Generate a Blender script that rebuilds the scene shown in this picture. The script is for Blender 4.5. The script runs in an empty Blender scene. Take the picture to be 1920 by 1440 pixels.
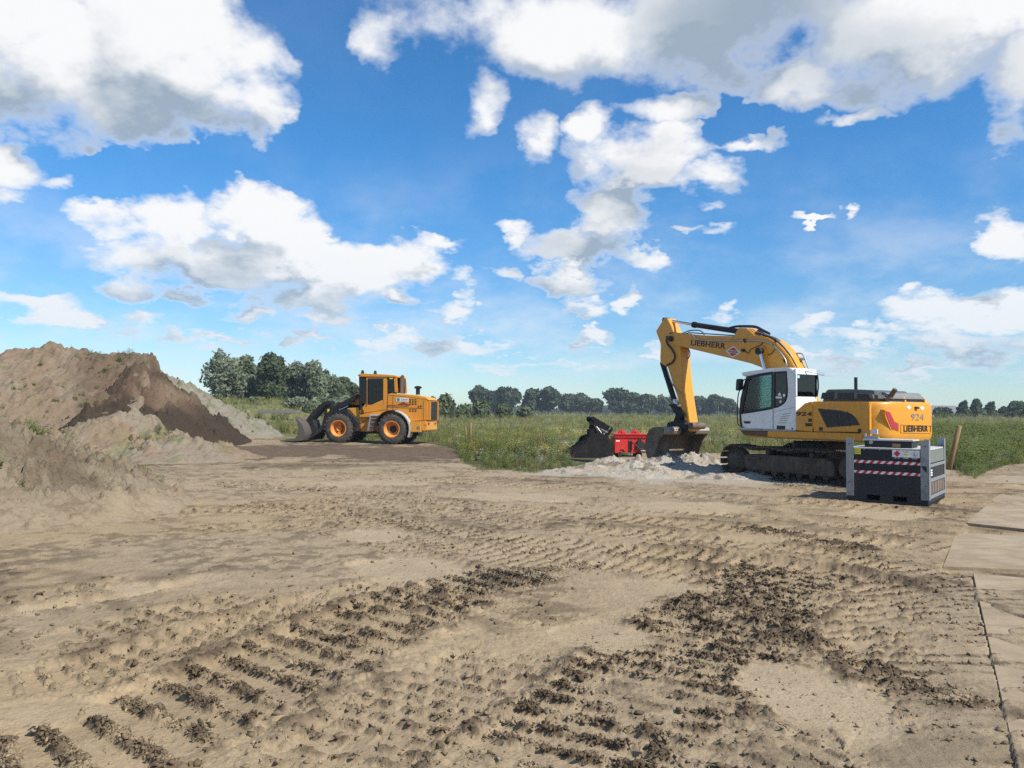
import bpy, bmesh, math, random
import numpy as np
from mathutils import Vector, Matrix

R = math.radians
rnd = random.Random(7)
rng = np.random.default_rng(11)
scene = bpy.context.scene
COL = scene.collection

# ------------------------------------------------------------------ camera
CAM_H, FPX = 1.75, 1420.0
PITCH, ROLL = R(2.1), R(0.5)
_F = Vector((0, math.cos(PITCH), math.sin(PITCH)))
_U0 = Vector((0, -math.sin(PITCH), math.cos(PITCH)))
_R0 = Vector((1, 0, 0))
_RT = _R0 * math.cos(ROLL) + _U0 * math.sin(ROLL)
_UP = _U0 * math.cos(ROLL) - _R0 * math.sin(ROLL)
CAMP = Vector((0, 0, CAM_H))
cam_data = bpy.data.cameras.new('camera')
cam_data.sensor_width = 36
cam_data.lens = 36 * FPX / 1920
cam_data.clip_start = 0.05
cam_data.clip_end = 20000
cam = bpy.data.objects.new('camera', cam_data)
COL.objects.link(cam)
m = Matrix.Identity(4)
for i in range(3):
    m[i][0], m[i][1], m[i][2], m[i][3] = _RT[i], _UP[i], -_F[i], CAMP[i]
cam.matrix_world = m
scene.camera = cam

def ray(u, v):
    return _F + _RT * ((u - 960) / FPX) - _UP * ((v - 720) / FPX)
def ground_at(u, v, z=0.0):
    d = ray(u, v); t = (z - CAM_H) / d.z
    return (d.x * t, d.y * t)
def at_depth(u, v, y):
    d = ray(u, v); t = y / d.y
    return Vector((d.x * t, y, CAM_H + d.z * t))

# ------------------------------------------------------------------ light
SUN_EL, SUN_AZ = R(46), R(128)        # azimuth from +Y (view direction) towards +X
sun_dir = Vector((math.sin(SUN_AZ) * math.cos(SUN_EL), math.cos(SUN_AZ) * math.cos(SUN_EL), math.sin(SUN_EL)))
sun_data = bpy.data.lights.new('sun', 'SUN')
sun_data.energy = 5.0
sun_data.angle = R(0.53)
sun_data.color = (1.0, 0.95, 0.87)
sun = bpy.data.objects.new('sun', sun_data)
COL.objects.link(sun)
sun.rotation_euler = (-sun_dir).to_track_quat('-Z', 'Y').to_euler()
vs = scene.view_settings
vs.view_transform = 'Standard'; vs.look = 'None'; vs.gamma = 1.0; vs.use_curve_mapping = False
vs.exposure = 0.3
scene.cycles.use_denoising = False
scene.cycles.max_bounces = 6
scene.cycles.diffuse_bounces = 3
scene.cycles.glossy_bounces = 3
scene.cycles.transparent_max_bounces = 12
scene.cycles.transmission_bounces = 4

# ------------------------------------------------------------------ sky and clouds
world = bpy.data.worlds.new('World')
scene.world = world
world.use_nodes = True
wt = world.node_tree
wt.nodes.clear()
def N(t, kind, **kw):
    n = t.nodes.new(kind)
    for k, v in kw.items():
        setattr(n, k, v)
    return n
def put(t, sock, v):
    if hasattr(v, 'is_output') or isinstance(v, bpy.types.NodeSocket):
        t.links.new(v, sock)
    else:
        sock.default_value = v
def MATH(t, op, a, b=None, c=None, clamp=False):
    n = N(t, 'ShaderNodeMath', operation=op, use_clamp=clamp)
    put(t, n.inputs[0], a)
    if b is not None: put(t, n.inputs[1], b)
    if c is not None: put(t, n.inputs[2], c)
    return n.outputs[0]
def VM(t, op, a, b=None):
    n = N(t, 'ShaderNodeVectorMath', operation=op)
    put(t, n.inputs[0], a)
    if b is not None: put(t, n.inputs[1], b)
    return n.outputs[0]
def SS(t, x, lo, hi, a=0.0, b=1.0):
    n = N(t, 'ShaderNodeMapRange', interpolation_type='SMOOTHSTEP')
    put(t, n.inputs[0], x); put(t, n.inputs[1], lo); put(t, n.inputs[2], hi); put(t, n.inputs[3], a); put(t, n.inputs[4], b)
    return n.outputs[0]
def MIXC(t, f, a, b, blend='MIX'):
    n = N(t, 'ShaderNodeMix', data_type='RGBA', blend_type=blend)
    put(t, n.inputs[0], f); put(t, n.inputs[6], a); put(t, n.inputs[7], b)
    return n.outputs[2]

# cumulus: lobes at directions of the sky (azimuth, elevation in degrees; half-widths in degrees; weight)
PIX_CLOUDS = [
 (330,90,200,130,1.15),(90,120,170,125,1.1),(455,170,95,75,1.0),(10,40,130,110,1.1),(230,190,180,55,.9),(500,215,50,32,.8),(400,225,110,36,.8),
 (15,312,70,42,.8),(90,338,45,18,.6),(10,365,50,28,.5),
 (475,410,105,62,1.15),(340,420,95,52,1.05),(190,415,85,28,.75),(560,470,85,62,1.0),(430,500,160,62,.95),(255,540,55,34,.6),(620,452,34,20,.7),
 (650,505,110,55,.9),(560,555,140,34,.7),(300,480,150,55,.85),
 (750,500,88,58,1.05),(815,455,46,24,.8),(848,580,62,24,.8),(690,478,56,32,.75),(868,530,24,34,.65),
 (360,556,44,15,.7),(470,592,75,22,.65),(60,575,110,20,.5),(345,632,48,14,.5),(610,600,90,20,.6),(745,635,55,17,.65),(585,640,50,11,.5),
 (880,30,170,62,.35),(710,62,54,52,.15),(1090,60,230,90,.9),(1340,40,290,110,1.0),(1490,150,75,50,.8),(1720,60,260,100,.9),(1905,150,70,90,.8),(905,185,40,66,.5),
 (1005,255,38,62,.65),(1105,240,55,42,.85),(1240,200,95,38,.85),(1185,295,135,62,1.05),(1330,330,78,38,.85),(1395,266,62,16,.6),(1150,395,72,64,1.0),(1080,462,118,34,.9),(975,435,34,24,.75),(1210,478,56,26,.75),
 (1075,525,82,34,.95),(945,515,34,18,.75),(1100,580,60,22,.75),(1182,570,22,34,.7),
 (1350,432,46,18,.75),(1290,428,30,10,.55),(1540,415,38,10,.55),(1605,385,20,13,.5),(1590,218,76,18,.55),
 (1875,452,66,36,.95),(1905,212,34,28,.7),
 (1770,580,125,34,.95),(1890,585,70,42,.95),(1600,620,135,24,.8),(1850,640,160,34,.7),
 (900,650,105,19,.6),(1110,640,44,16,.65),(1360,600,34,20,.7),(1090,682,70,15,.5),(1710,690,210,20,.45),(120,600,75,14,.5),(240,612,55,12,.45),(430,642,70,12,.45),(520,690,80,10,.4),(820,655,65,12,.5),(960,692,70,10,.4),(1250,660,55,12,.45),(1560,690,90,12,.4),(1640,655,70,12,.45),(690,655,60,14,.45),(1480,665,90,14,.45)]
# the deepest, greyest parts of the larger clouds
PIX_THICK = [(1400,20,230,130,1.7),(1600,110,190,70,.9),(1880,170,90,80,.6),(330,225,220,50,.8),(90,235,170,60,.6),(420,540,150,42,.9),(1190,335,120,40,.7),(1075,470,130,34,.9),(1150,410,80,50,.4),(1860,650,150,30,.5),(770,560,90,24,.4)]
CLOUD_LOBES, THICK_LOBES = [], []
for (u, v, ru, rv, wgt) in PIX_CLOUDS + PIX_THICK:
    d = ray(u, v).normalized()
    az, el = math.atan2(d.x, d.y), math.asin(d.z)
    k = math.cos(az) ** 2
    if len(CLOUD_LOBES) < len(PIX_CLOUDS): CLOUD_LOBES.append((az, el, ru / FPX * k ** .7 * 1.22, rv / FPX * math.cos(el) * 1.22, .42 + .6 * wgt))
    else: THICK_LOBES.append((az, el, ru / FPX * k ** .7 * 1.15, rv / FPX * 1.15, wgt))

def build_lobes(lobes, name):
    g = bpy.data.node_groups.new(name, 'ShaderNodeTree')
    g.interface.new_socket('P', in_out='INPUT', socket_type='NodeSocketVector')
    g.interface.new_socket('V', in_out='OUTPUT', socket_type='NodeSocketFloat')
    gi, go = g.nodes.new('NodeGroupInput'), g.nodes.new('NodeGroupOutput')
    acc = None
    for (az, el, ra, re, wgt) in lobes:
        n = N(g, 'ShaderNodeVectorMath', operation='MULTIPLY_ADD')
        g.links.new(gi.outputs[0], n.inputs[0])
        n.inputs[1].default_value = (1 / ra, 1 / re, 0)
        n.inputs[2].default_value = (-az / ra, -el / re, 0)
        q = N(g, 'ShaderNodeVectorMath', operation='DOT_PRODUCT')
        g.links.new(n.outputs[0], q.inputs[0]); g.links.new(n.outputs[0], q.inputs[1])
        mm = MATH(g, 'MULTIPLY_ADD', q.outputs['Value'], -wgt, wgt)
        acc = mm if acc is None else MATH(g, 'MAXIMUM', acc, mm)
    g.links.new(MATH(g, 'MAXIMUM', acc, 0.0), go.inputs[0])
    return g
LOBES = build_lobes(CLOUD_LOBES, 'cloud_lobes')
THICK = build_lobes(THICK_LOBES, 'thick_cloud_lobes')
tc = N(wt, 'ShaderNodeTexCoord')
DIR = tc.outputs['Generated']
sep = N(wt, 'ShaderNodeSeparateXYZ'); wt.links.new(DIR, sep.inputs[0])
AZ = MATH(wt, 'ARCTAN2', sep.outputs[0], sep.outputs[1])
EL = MATH(wt, 'ARCSINE', sep.outputs[2])
def fbm(vec, scale, detail, rough=.55):
    n = N(wt, 'ShaderNodeTexNoise', noise_dimensions='3D')
    n.normalize = True
    n.inputs['Scale'].default_value = scale; n.inputs['Detail'].default_value = detail; n.inputs['Roughness'].default_value = rough
    wt.links.new(vec, n.inputs['Vector'])
    return n
def SCALEV(v, s):
    n = N(wt, 'ShaderNodeVectorMath', operation='SCALE'); wt.links.new(v, n.inputs[0]); put(wt, n.inputs['Scale'], s); return n.outputs[0]
# noise space: direction stretched so that puffs shrink towards the horizon
def noise_space():
    elk = MATH(wt, 'ADD', MATH(wt, 'MAXIMUM', sep.outputs[2], 0.0), 0.16)
    return SCALEV(DIR, MATH(wt, 'POWER', elk, -0.55))
HZ = SS(wt, EL, .0, .26)
def cloud_shader(D0, lit, veil, thick=0.0):
    alpha = MATH(wt, 'MAXIMUM', SS(wt, D0, CL_A0, CL_A1), veil)
    shade = MATH(wt, 'MULTIPLY', MATH(wt, 'ADD', SS(wt, lit, CL_L1, CL_L0), thick, clamp=True), SS(wt, D0, .08, .6))
    c = MIXC(wt, shade, (1.0, 1.0, 1.0, 1), (.36, .45, .55, 1))
    c = MIXC(wt, MATH(wt, 'MULTIPLY', MATH(wt, 'SUBTRACT', 1.0, HZ), .45), c, (.56, .73, .92, 1))
    bg = N(wt, 'ShaderNodeBackground'); wt.links.new(c, bg.inputs[0]); bg.inputs[1].default_value = .80
    return MATH(wt, 'MULTIPLY', alpha, SS(wt, EL, .0, .07, .35, .97)), bg.outputs[0]
def sky_shader():
    sky = N(wt, 'ShaderNodeTexSky', sky_type='NISHITA')
    sky.sun_disc = False
    sky.sun_elevation = SUN_EL
    sky.sun_rotation = SUN_AZ
    sky.altitude = 0; sky.air_density = 1.0; sky.dust_density = 0.0; sky.ozone_density = 3.0
    tint = MIXC(wt, 1.0, sky.outputs[0], MIXC(wt, SS(wt, EL, .0, .35), (.74, .92, 1.06, 1), SKY_TINT), 'MULTIPLY')
    bg = N(wt, 'ShaderNodeBackground'); wt.links.new(tint, bg.inputs[0]); bg.inputs[1].default_value = SKY_STRENGTH
    return bg.outputs[0]
def MIXS(f, a, b):
    n = N(wt, 'ShaderNodeMixShader'); put(wt, n.inputs[0], f); wt.links.new(a, n.inputs[1]); wt.links.new(b, n.inputs[2]); return n.outputs[0]
SKY_TINT, SKY_STRENGTH = (.42, .96, 1.30, 1), 0.100
CL_A0, CL_A1, CL_L0, CL_L1 = -.10, .66, -.55, .32
# the clouds of this part of the sky
NP = noise_space()
pc = N(wt, 'ShaderNodeCombineXYZ'); wt.links.new(AZ, pc.inputs[0]); wt.links.new(EL, pc.inputs[1])
warpn = fbm(NP, 9.0, 4, .6)
PW = VM(wt, 'ADD', pc.outputs[0], SCALEV(VM(wt, 'SUBTRACT', warpn.outputs['Color'], (.5, .5, .5)), 0.085))
def lobes_at(p):
    g = N(wt, 'ShaderNodeGroup'); g.node_tree = LOBES
    wt.links.new(p, g.inputs[0])
    return g.outputs[0]
def puffs(nvec, detail):
    return MATH(wt, 'SUBTRACT', fbm(nvec, 7.5, detail, .56).outputs[0], .5)
def dens(b, nz):
    return MATH(wt, 'SUBTRACT', MATH(wt, 'MULTIPLY_ADD', MATH(wt, 'MULTIPLY', nz, 2.3), SS(wt, b, 0.0, .18), b), .20)
def lighting(b0, b1, n0, n1):
    return MATH(wt, 'MULTIPLY_ADD', MATH(wt, 'SUBTRACT', n0, n1), 1.0, MATH(wt, 'SUBTRACT', b0, b1))
b0, n0 = lobes_at(PW), puffs(NP, 9)
# the same field a little way towards the sun (up and to the right) shows which flank is lit
b1, n1_ = lobes_at(VM(wt, 'ADD', PW, (.020, .050, 0))), puffs(VM(wt, 'ADD', NP, (.020, .0, .045)), 4)
veil = MATH(wt, 'MULTIPLY', SS(wt, fbm(NP, 3.2, 5, .6).outputs[0], .38, .72), SS(wt, EL, .03, .36, .60, .04))
gth = N(wt, 'ShaderNodeGroup'); gth.node_tree = THICK; wt.links.new(PW, gth.inputs[0])
f1, c1 = cloud_shader(dens(b0, n0), lighting(b0, b1, n0, n1_), veil, MATH(wt, 'MULTIPLY', gth.outputs[0], .6))
VIEW = MIXS(f1, sky_shader(), c1)
# all the rest of the sky: broken cumulus of the same kind
NP2 = noise_space()
def cover(nvec): return SS(wt, fbm(nvec, 2.3, 1, .5).outputs[0], .52, .74, 0, 1)
NQ = VM(wt, 'ADD', NP2, (.03, 0, .055))
b0, n0 = cover(NP2), puffs(NP2, 4)
b1, n1_ = cover(NQ), puffs(NQ, 2)
veil2 = MATH(wt, 'MULTIPLY', SS(wt, fbm(NP2, 3.2, 3, .6).outputs[0], .38, .72), SS(wt, EL, .03, .36, .60, .04))
f2, c2 = cloud_shader(dens(b0, n0), lighting(b0, b1, n0, n1_), veil2)
REST = MIXS(f2, sky_shader(), c2)
OUT = MATH(wt, 'MAXIMUM', SS(wt, MATH(wt, 'ABSOLUTE', AZ), .64, .74), SS(wt, EL, .50, .58))
mixs = N(wt, 'ShaderNodeMixShader')
wt.links.new(OUT, mixs.inputs[0]); wt.links.new(VIEW, mixs.inputs[1]); wt.links.new(REST, mixs.inputs[2])
world.cycles.sampling_method = 'MANUAL'
world.cycles.sample_map_resolution = 512
wo = N(wt, 'ShaderNodeOutputWorld'); wt.links.new(mixs.outputs[0], wo.inputs[0])

# ------------------------------------------------------------------ helpers
def tag(o, label=None, cat=None, group=None, kind=None):
    if label: o['label'] = label
    if cat: o['category'] = cat
    if group: o['group'] = group
    if kind: o['kind'] = kind
    return o
def link(name, me, mat=None, parent=None, smooth=None):
    o = bpy.data.objects.new(name, me)
    COL.objects.link(o)
    if parent is not None: o.parent = parent
    if mat is not None:
        for mm in (mat if isinstance(mat, (list, tuple)) else [mat]):
            me.materials.append(mm)
    if smooth:
        me.polygons.foreach_set('use_smooth', [True] * len(me.polygons))
        if smooth is not True: me.set_sharp_from_angle(angle=R(smooth))
    return o
def bmo(name, bm, mat, parent, smooth=None):
    bmesh.ops.recalc_face_normals(bm, faces=bm.faces)
    me = bpy.data.meshes.new(name); bm.to_mesh(me); bm.free()
    return link(name, me, mat, parent, smooth)
def empty(name, loc, rz=0.0):
    o = bpy.data.objects.new(name, None); COL.objects.link(o)
    o.location = loc; o.rotation_euler = (0, 0, rz); o.empty_display_size = .3
    return o
def dobevel(bm, w, seg=2):
    if w > 0:
        bmesh.ops.recalc_face_normals(bm, faces=bm.faces)
        ed = [e for e in bm.edges if len(e.link_faces) == 2 and e.calc_face_angle(0) > R(25)]
        bmesh.ops.bevel(bm, geom=ed, offset=w, segments=seg, affect='EDGES', clamp_overlap=True)
def bm_box(bm, c, s, rot=None):
    r = bmesh.ops.create_cube(bm, size=1.0)
    M = Matrix.Translation(c) @ (rot.to_4x4() if rot else Matrix.Identity(4)) @ Matrix.Diagonal((s[0], s[1], s[2], 1))
    bmesh.ops.transform(bm, matrix=M, verts=r['verts'])
def box(name, c, s, mat, parent, bev=0.01, rot=None):
    bm = bmesh.new(); bm_box(bm, c, s, rot); dobevel(bm, bev)
    return bmo(name, bm, mat, parent, 35 if bev else None)
def bm_prism(bm, poly, a, b, axis='y'):
    def P(p, t):
        return {'y': (p[0], t, p[1]), 'x': (t, p[0], p[1]), 'z': (p[0], p[1], t)}[axis]
    va = [bm.verts.new(P(p, a)) for p in poly]; vb = [bm.verts.new(P(p, b)) for p in poly]
    n = len(poly)
    bm.faces.new(va); bm.faces.new(vb[::-1])
    for i in range(n):
        bm.faces.new((va[i], va[(i + 1) % n], vb[(i + 1) % n], vb[i]))
def prism(name, poly, a, b, mat, parent, bev=0.0, axis='y'):
    bm = bmesh.new(); bm_prism(bm, poly, a, b, axis); dobevel(bm, bev)
    return bmo(name, bm, mat, parent, 35)
def bm_cyl(bm, p0, p1, r, r2=None, seg=16):
    p0, p1 = Vector(p0), Vector(p1); d = p1 - p0
    q = d.to_track_quat('Z', 'Y').to_matrix().to_4x4()
    bmesh.ops.create_cone(bm, cap_ends=True, segments=seg, radius1=r, radius2=r if r2 is None else r2, depth=d.length,
                          matrix=Matrix.Translation((p0 + p1) / 2) @ q)
def cyl(name, p0, p1, r, mat, parent, r2=None, seg=16):
    bm = bmesh.new(); bm_cyl(bm, p0, p1, r, r2, seg)
    return bmo(name, bm, mat, parent, 40)
def spline(pts, k=6):
    pts = [Vector(p) for p in pts]; out = []
    for i in range(len(pts) - 1):
        p0, p1, p2, p3 = pts[max(i - 1, 0)], pts[i], pts[i + 1], pts[min(i + 2, len(pts) - 1)]
        for j in range(k):
            t = j / k
            out.append(.5 * (2 * p1 + (p2 - p0) * t + (2 * p0 - 5 * p1 + 4 * p2 - p3) * t * t + (3 * p1 - p0 - 3 * p2 + p3) * t ** 3))
    return out + [pts[-1]]
def bm_tube(bm, pts, r, seg=8, radii=None):
    pts = [Vector(p) for p in pts]; rings = []
    up = Vector((0.13, .21, 1)).normalized()
    for i, p in enumerate(pts):
        d = (pts[min(i + 1, len(pts) - 1)] - pts[max(i - 1, 0)]).normalized()
        a = d.cross(up)
        if a.length < 1e-3: a = d.cross(Vector((1, 0, 0)))
        a.normalize(); b = d.cross(a)
        rr = radii[i] if radii else r
        rings.append([bm.verts.new(p + (a * math.cos(2 * math.pi * k / seg) + b * math.sin(2 * math.pi * k / seg)) * rr) for k in range(seg)])
    for A, B in zip(rings[:-1], rings[1:]):
        for k in range(seg):
            bm.faces.new((A[k], A[(k + 1) % seg], B[(k + 1) % seg], B[k]))
    bm.faces.new(rings[0]); bm.faces.new(rings[-1][::-1])
def tube(name, pts, r, mat, parent, seg=8, smooth_pts=True, radii=None):
    bm = bmesh.new(); bm_tube(bm, spline(pts) if smooth_pts else pts, r, seg, radii)
    return bmo(name, bm, mat, parent, 50)
def bm_lathe(bm, prof, c, axis, seg=40, cap=True):
    """prof: (radius, along-axis) pairs; axis 'y'"""
    c = Vector(c); rings = []
    for (r, t) in prof:
        ring = []
        for k in range(seg):
            a = 2 * math.pi * k / seg
            o = {'y': (r * math.cos(a), t, r * math.sin(a)), 'z': (r * math.cos(a), r * math.sin(a), t), 'x': (t, r * math.cos(a), r * math.sin(a))}[axis]
            ring.append(bm.verts.new(c + Vector(o)))
        rings.append(ring)
    for A, B in zip(rings[:-1], rings[1:]):
        for k in range(seg):
            bm.faces.new((A[k], A[(k + 1) % seg], B[(k + 1) % seg], B[k]))
    if cap: bm.faces.new(rings[0]); bm.faces.new(rings[-1][::-1])
def lathe(name, prof, c, axis, mat, parent, seg=40):
    bm = bmesh.new(); bm_lathe(bm, prof, c, axis, seg)
    return bmo(name, bm, mat, parent, 35)
def text(name, s, center, xa, ya, w, h, mat, parent, bold=.02, shear=0.0, ext=.004):
    cu = bpy.data.curves.new(name, 'FONT'); cu.body = s; cu.offset = bold; cu.extrude = .01; cu.shear = shear
    cu.resolution_u = 3; cu.space_character = 1.07
    t = bpy.data.objects.new('tmp', cu); COL.objects.link(t)
    bpy.context.view_layer.update()
    me = bpy.data.meshes.new_from_object(t.evaluated_get(bpy.context.evaluated_depsgraph_get()))
    bpy.data.objects.remove(t); bpy.data.curves.remove(cu)
    co = np.empty(len(me.vertices) * 3, np.float32); me.vertices.foreach_get('co', co); co = co.reshape(-1, 3)
    lo, hi = co.min(0), co.max(0)
    p = (co - (lo + hi) / 2) / np.maximum(hi - lo, 1e-6) * np.array([w, h, ext])
    xa, ya = Vector(xa).normalized(), Vector(ya).normalized(); za = xa.cross(ya)
    M = np.array([list(xa), list(ya), list(za)])
    q = p @ M + np.array(list(center))
    me.vertices.foreach_set('co', q.astype(np.float32).ravel()); me.update()
    me.name = name
    me.materials.clear()
    return link(name, me, mat, parent)
def copy_tree(o, parent=None, mirror_y=False):
    c = o.copy(); COL.objects.link(c); c.parent = parent
    for ch in list(o.children): copy_tree(ch, c)
    return c
class Frame:
    """A machine standing on the ground: local x forwards, y to its left, z up."""
    def __init__(s, x, y, theta, z=0.0):
        th = R(theta); s.o = Vector((x, y, z)); s.f = Vector((-math.cos(th), math.sin(th), 0)); s.l = Vector((-math.sin(th), -math.cos(th), 0))
        s.rz = math.pi - th
    def side(s, u, v, yl):          # where a line of sight meets the plane y = yl: (x, z)
        p0 = s.o + s.l * yl; d = ray(u, v); t = (p0 - CAMP).dot(s.l) / d.dot(s.l); p = CAMP + d * t
        return ((p - s.o).dot(s.f), p.z - s.o.z)
    def end(s, u, v, xl):           # the same for the plane x = xl: (y, z)
        p0 = s.o + s.f * xl; d = ray(u, v); t = (p0 - CAMP).dot(s.f) / d.dot(s.f); p = CAMP + d * t
        return ((p - s.o).dot(s.l), p.z - s.o.z)

# ------------------------------------------------------------------ materials
def newmat(name):
    mt = bpy.data.materials.new(name); mt.use_nodes = True
    t = mt.node_tree; t.nodes.clear()
    b = N(t, 'ShaderNodeBsdfPrincipled'); o = N(t, 'ShaderNodeOutputMaterial'); t.links.new(b.outputs[0], o.inputs[0])
    return mt, t, b
def tnoise(t, scale, detail=4, rough=.55, coord='Object', dist=0.0):
    c = N(t, 'ShaderNodeTexCoord'); n = N(t, 'ShaderNodeTexNoise'); n.inputs['Scale'].default_value = scale
    n.inputs['Detail'].default_value = detail; n.inputs['Roughness'].default_value = rough; n.inputs['Distortion'].default_value = dist
    t.links.new(c.outputs[coord], n.inputs['Vector']); return n.outputs[0]
def C4(c): return (c[0], c[1], c[2], 1)
DUST = (.30, .23, .15)
def paint(name, col, rough=.42, dirt=.35, dirtcol=DUST, metal=0.0, scale=3.0, spec=.5, streak=True, lo=.46):
    """painted or bare metal with dust, blotches and scuffs"""
    mt, t, b = newmat(name)
    n1 = tnoise(t, scale, 8, .65); n2 = tnoise(t, scale * 7, 5, .6)
    f = MATH(t, 'MULTIPLY', SS(t, MATH(t, 'ADD', MATH(t, 'MULTIPLY', n1, .7), MATH(t, 'MULTIPLY', n2, .3)), lo, lo + .26), dirt)
    co_ = N(t, 'ShaderNodeTexCoord'); sz_ = N(t, 'ShaderNodeSeparateXYZ'); t.links.new(co_.outputs['Object'], sz_.inputs[0])
    mp_ = N(t, 'ShaderNodeMapping'); t.links.new(co_.outputs['Object'], mp_.inputs[0]); mp_.inputs[3].default_value = (9, 9, .9)
    st_ = N(t, 'ShaderNodeTexNoise'); st_.inputs['Scale'].default_value = 1.0; st_.inputs['Detail'].default_value = 5; t.links.new(mp_.outputs[0], st_.inputs['Vector'])
    low = MATH(t, 'MULTIPLY', SS(t, sz_.outputs[2], 1.7, .2), MATH(t, 'MULTIPLY', n1, dirt * 1.1))      # splashed dust low down
    run = MATH(t, 'MULTIPLY', SS(t, st_.outputs[0], .56, .72), dirt * .7)                                # run marks
    f = MATH(t, 'ADD', f, MATH(t, 'ADD', low, run), clamp=True)
    v = MIXC(t, SS(t, n2, .3, .7), C4([c * .9 for c in col]), C4([min(1, c * 1.07) for c in col]))
    t.links.new(MIXC(t, f, v, C4(dirtcol)), b.inputs['Base Color'])
    t.links.new(MATH(t, 'ADD', MATH(t, 'MULTIPLY', f, .5), MATH(t, 'MULTIPLY_ADD', n2, .15, rough - .07), clamp=True), b.inputs['Roughness'])
    b.inputs['Metallic'].default_value = metal
    b.inputs['Specular IOR Level'].default_value = spec
    bp = N(t, 'ShaderNodeBump'); bp.inputs['Strength'].default_value = .06; bp.inputs['Distance'].default_value = .01
    t.links.new(n2, bp.inputs['Height']); t.links.new(bp.outputs[0], b.inputs['Normal'])
    return mt
def flat(name, col, rough=.6, metal=0.0):
    mt, t, b = newmat(name)
    n = tnoise(t, 9, 4)
    t.links.new(MIXC(t, n, C4([c * .8 for c in col]), C4([min(1, c * 1.15) for c in col])), b.inputs['Base Color'])
    b.inputs['Roughness'].default_value = rough; b.inputs['Metallic'].default_value = metal
    return mt
def glassmat(name, tint, gloss=.10):
    mt = bpy.data.materials.new(name); mt.use_nodes = True; t = mt.node_tree; t.nodes.clear()
    tr = N(t, 'ShaderNodeBsdfTransparent'); tr.inputs[0].default_value = C4(tint)
    gl = N(t, 'ShaderNodeBsdfGlossy'); gl.inputs[1].default_value = .03
    fr = N(t, 'ShaderNodeFresnel'); fr.inputs[0].default_value = 1.5
    mx = N(t, 'ShaderNodeMixShader'); o = N(t, 'ShaderNodeOutputMaterial')
    t.links.new(MATH(t, 'MULTIPLY', fr.outputs[0], gloss * 10, clamp=True), mx.inputs[0]); t.links.new(tr.outputs[0], mx.inputs[1]); t.links.new(gl.outputs[0], mx.inputs[2]); t.links.new(mx.outputs[0], o.inputs[0])
    return mt
M = {}
M['yellow'] = paint('yellow_paint', (.69, .30, .016), .38, .34)
M['orange'] = paint('orange_yellow_paint', (.66, .25, .011), .42, .40)
M['wornyellow'] = paint('worn_yellow_paint', (.70, .32, .03), .55, .65)
M['white'] = paint('white_paint', (.74, .75, .75), .35, .22, (.45, .40, .33))
M['black'] = paint('black_paint', (.014, .014, .015), .55, .30, (.09, .075, .055), spec=.3)
M['gloss'] = flat('black_plastic', (.012, .012, .014), .4)
M['rubber'] = paint('tyre_rubber', (.020, .020, .022), .8, .45, (.13, .105, .075), scale=4, lo=.40)
M['track'] = paint('track_steel', (.032, .028, .025), .7, .7, (.11, .085, .06), scale=5, lo=.42)
M['steel'] = paint('worn_bare_steel', (.33, .30, .26), .45, .5, (.22, .18, .13), metal=.6)
M['chrome'] = flat('chrome_rod', (.75, .75, .76), .18, 1.0)
M['pipe'] = flat('steel_pipe', (.42, .40, .36), .4, .8)
M['hose'] = flat('rubber_hose', (.02, .02, .022), .55)
M['hood'] = paint('dark_grey_hood', (.10, .105, .10), .36, .35, (.20, .17, .13))
M['hood2'] = paint('light_grey_hood', (.19, .195, .18), .45, .35, (.26, .23, .18))
M['glass'] = glassmat('green_tinted_glass', (.52, .82, .80), .10)
M['dglass'] = glassmat('dark_tinted_glass', (.06, .08, .10), .12)
M['red'] = paint('red_paint', (.62, .018, .016), .38, .18, (.25, .12, .08))
M['lens'] = flat('red_lamp_lens', (.42, .03, .05), .25)
M['amber'] = flat('amber_lens', (.75, .22, .02), .3)
M['rust'] = paint('rusty_brown_steel', (.13, .075, .045), .75, .5, (.25, .17, .10))
M['bucket'] = paint('muddy_bucket_steel', (.085, .065, .05), .6, .7, (.27, .21, .15), metal=.2, lo=.42)
M['anth'] = paint('anthracite_paint', (.013, .016, .021), .5, .13, (.13, .115, .095), lo=.52, spec=.3)
M['galv'] = paint('galvanised_steel', (.33, .35, .36), .45, .5, (.17, .17, .17), metal=.45, scale=6)
M['lidtop'] = paint('dusty_grey_lid', (.50, .50, .48), .6, .6, (.42, .37, .29))
M['sticker'] = flat('white_sticker', (.78, .78, .78), .5)
M['signred'] = flat('red_print', (.55, .012, .02), .5)
M['signyel'] = flat('yellow_print', (.80, .62, .02), .5)
M['ink'] = flat('black_print', (.012, .012, .012), .5)
M['greyink'] = flat('grey_print', (.22, .22, .22), .5)
M['seat'] = flat('seat_cloth', (.02, .02, .022), .9)
M['wood'] = paint('weathered_wood', (.30, .19, .085), .85, .4, (.16, .10, .05), scale=8)
M['concrete'] = paint('pale_concrete', (.42, .39, .34), .9, .5, (.25, .23, .19))
M['rooftile'] = flat('grey_roof', (.16, .16, .17), .8)
M['render'] = flat('white_render', (.7, .7, .68), .8)
M['brown_stripe'] = flat('brown_print', (.22, .035, .012), .5)
M['rim'] = paint('orange_rim', (.72, .25, .02), .5, .18)
M['fender'] = paint('grey_fender_top', (.42, .41, .39), .6, .5)

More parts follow.
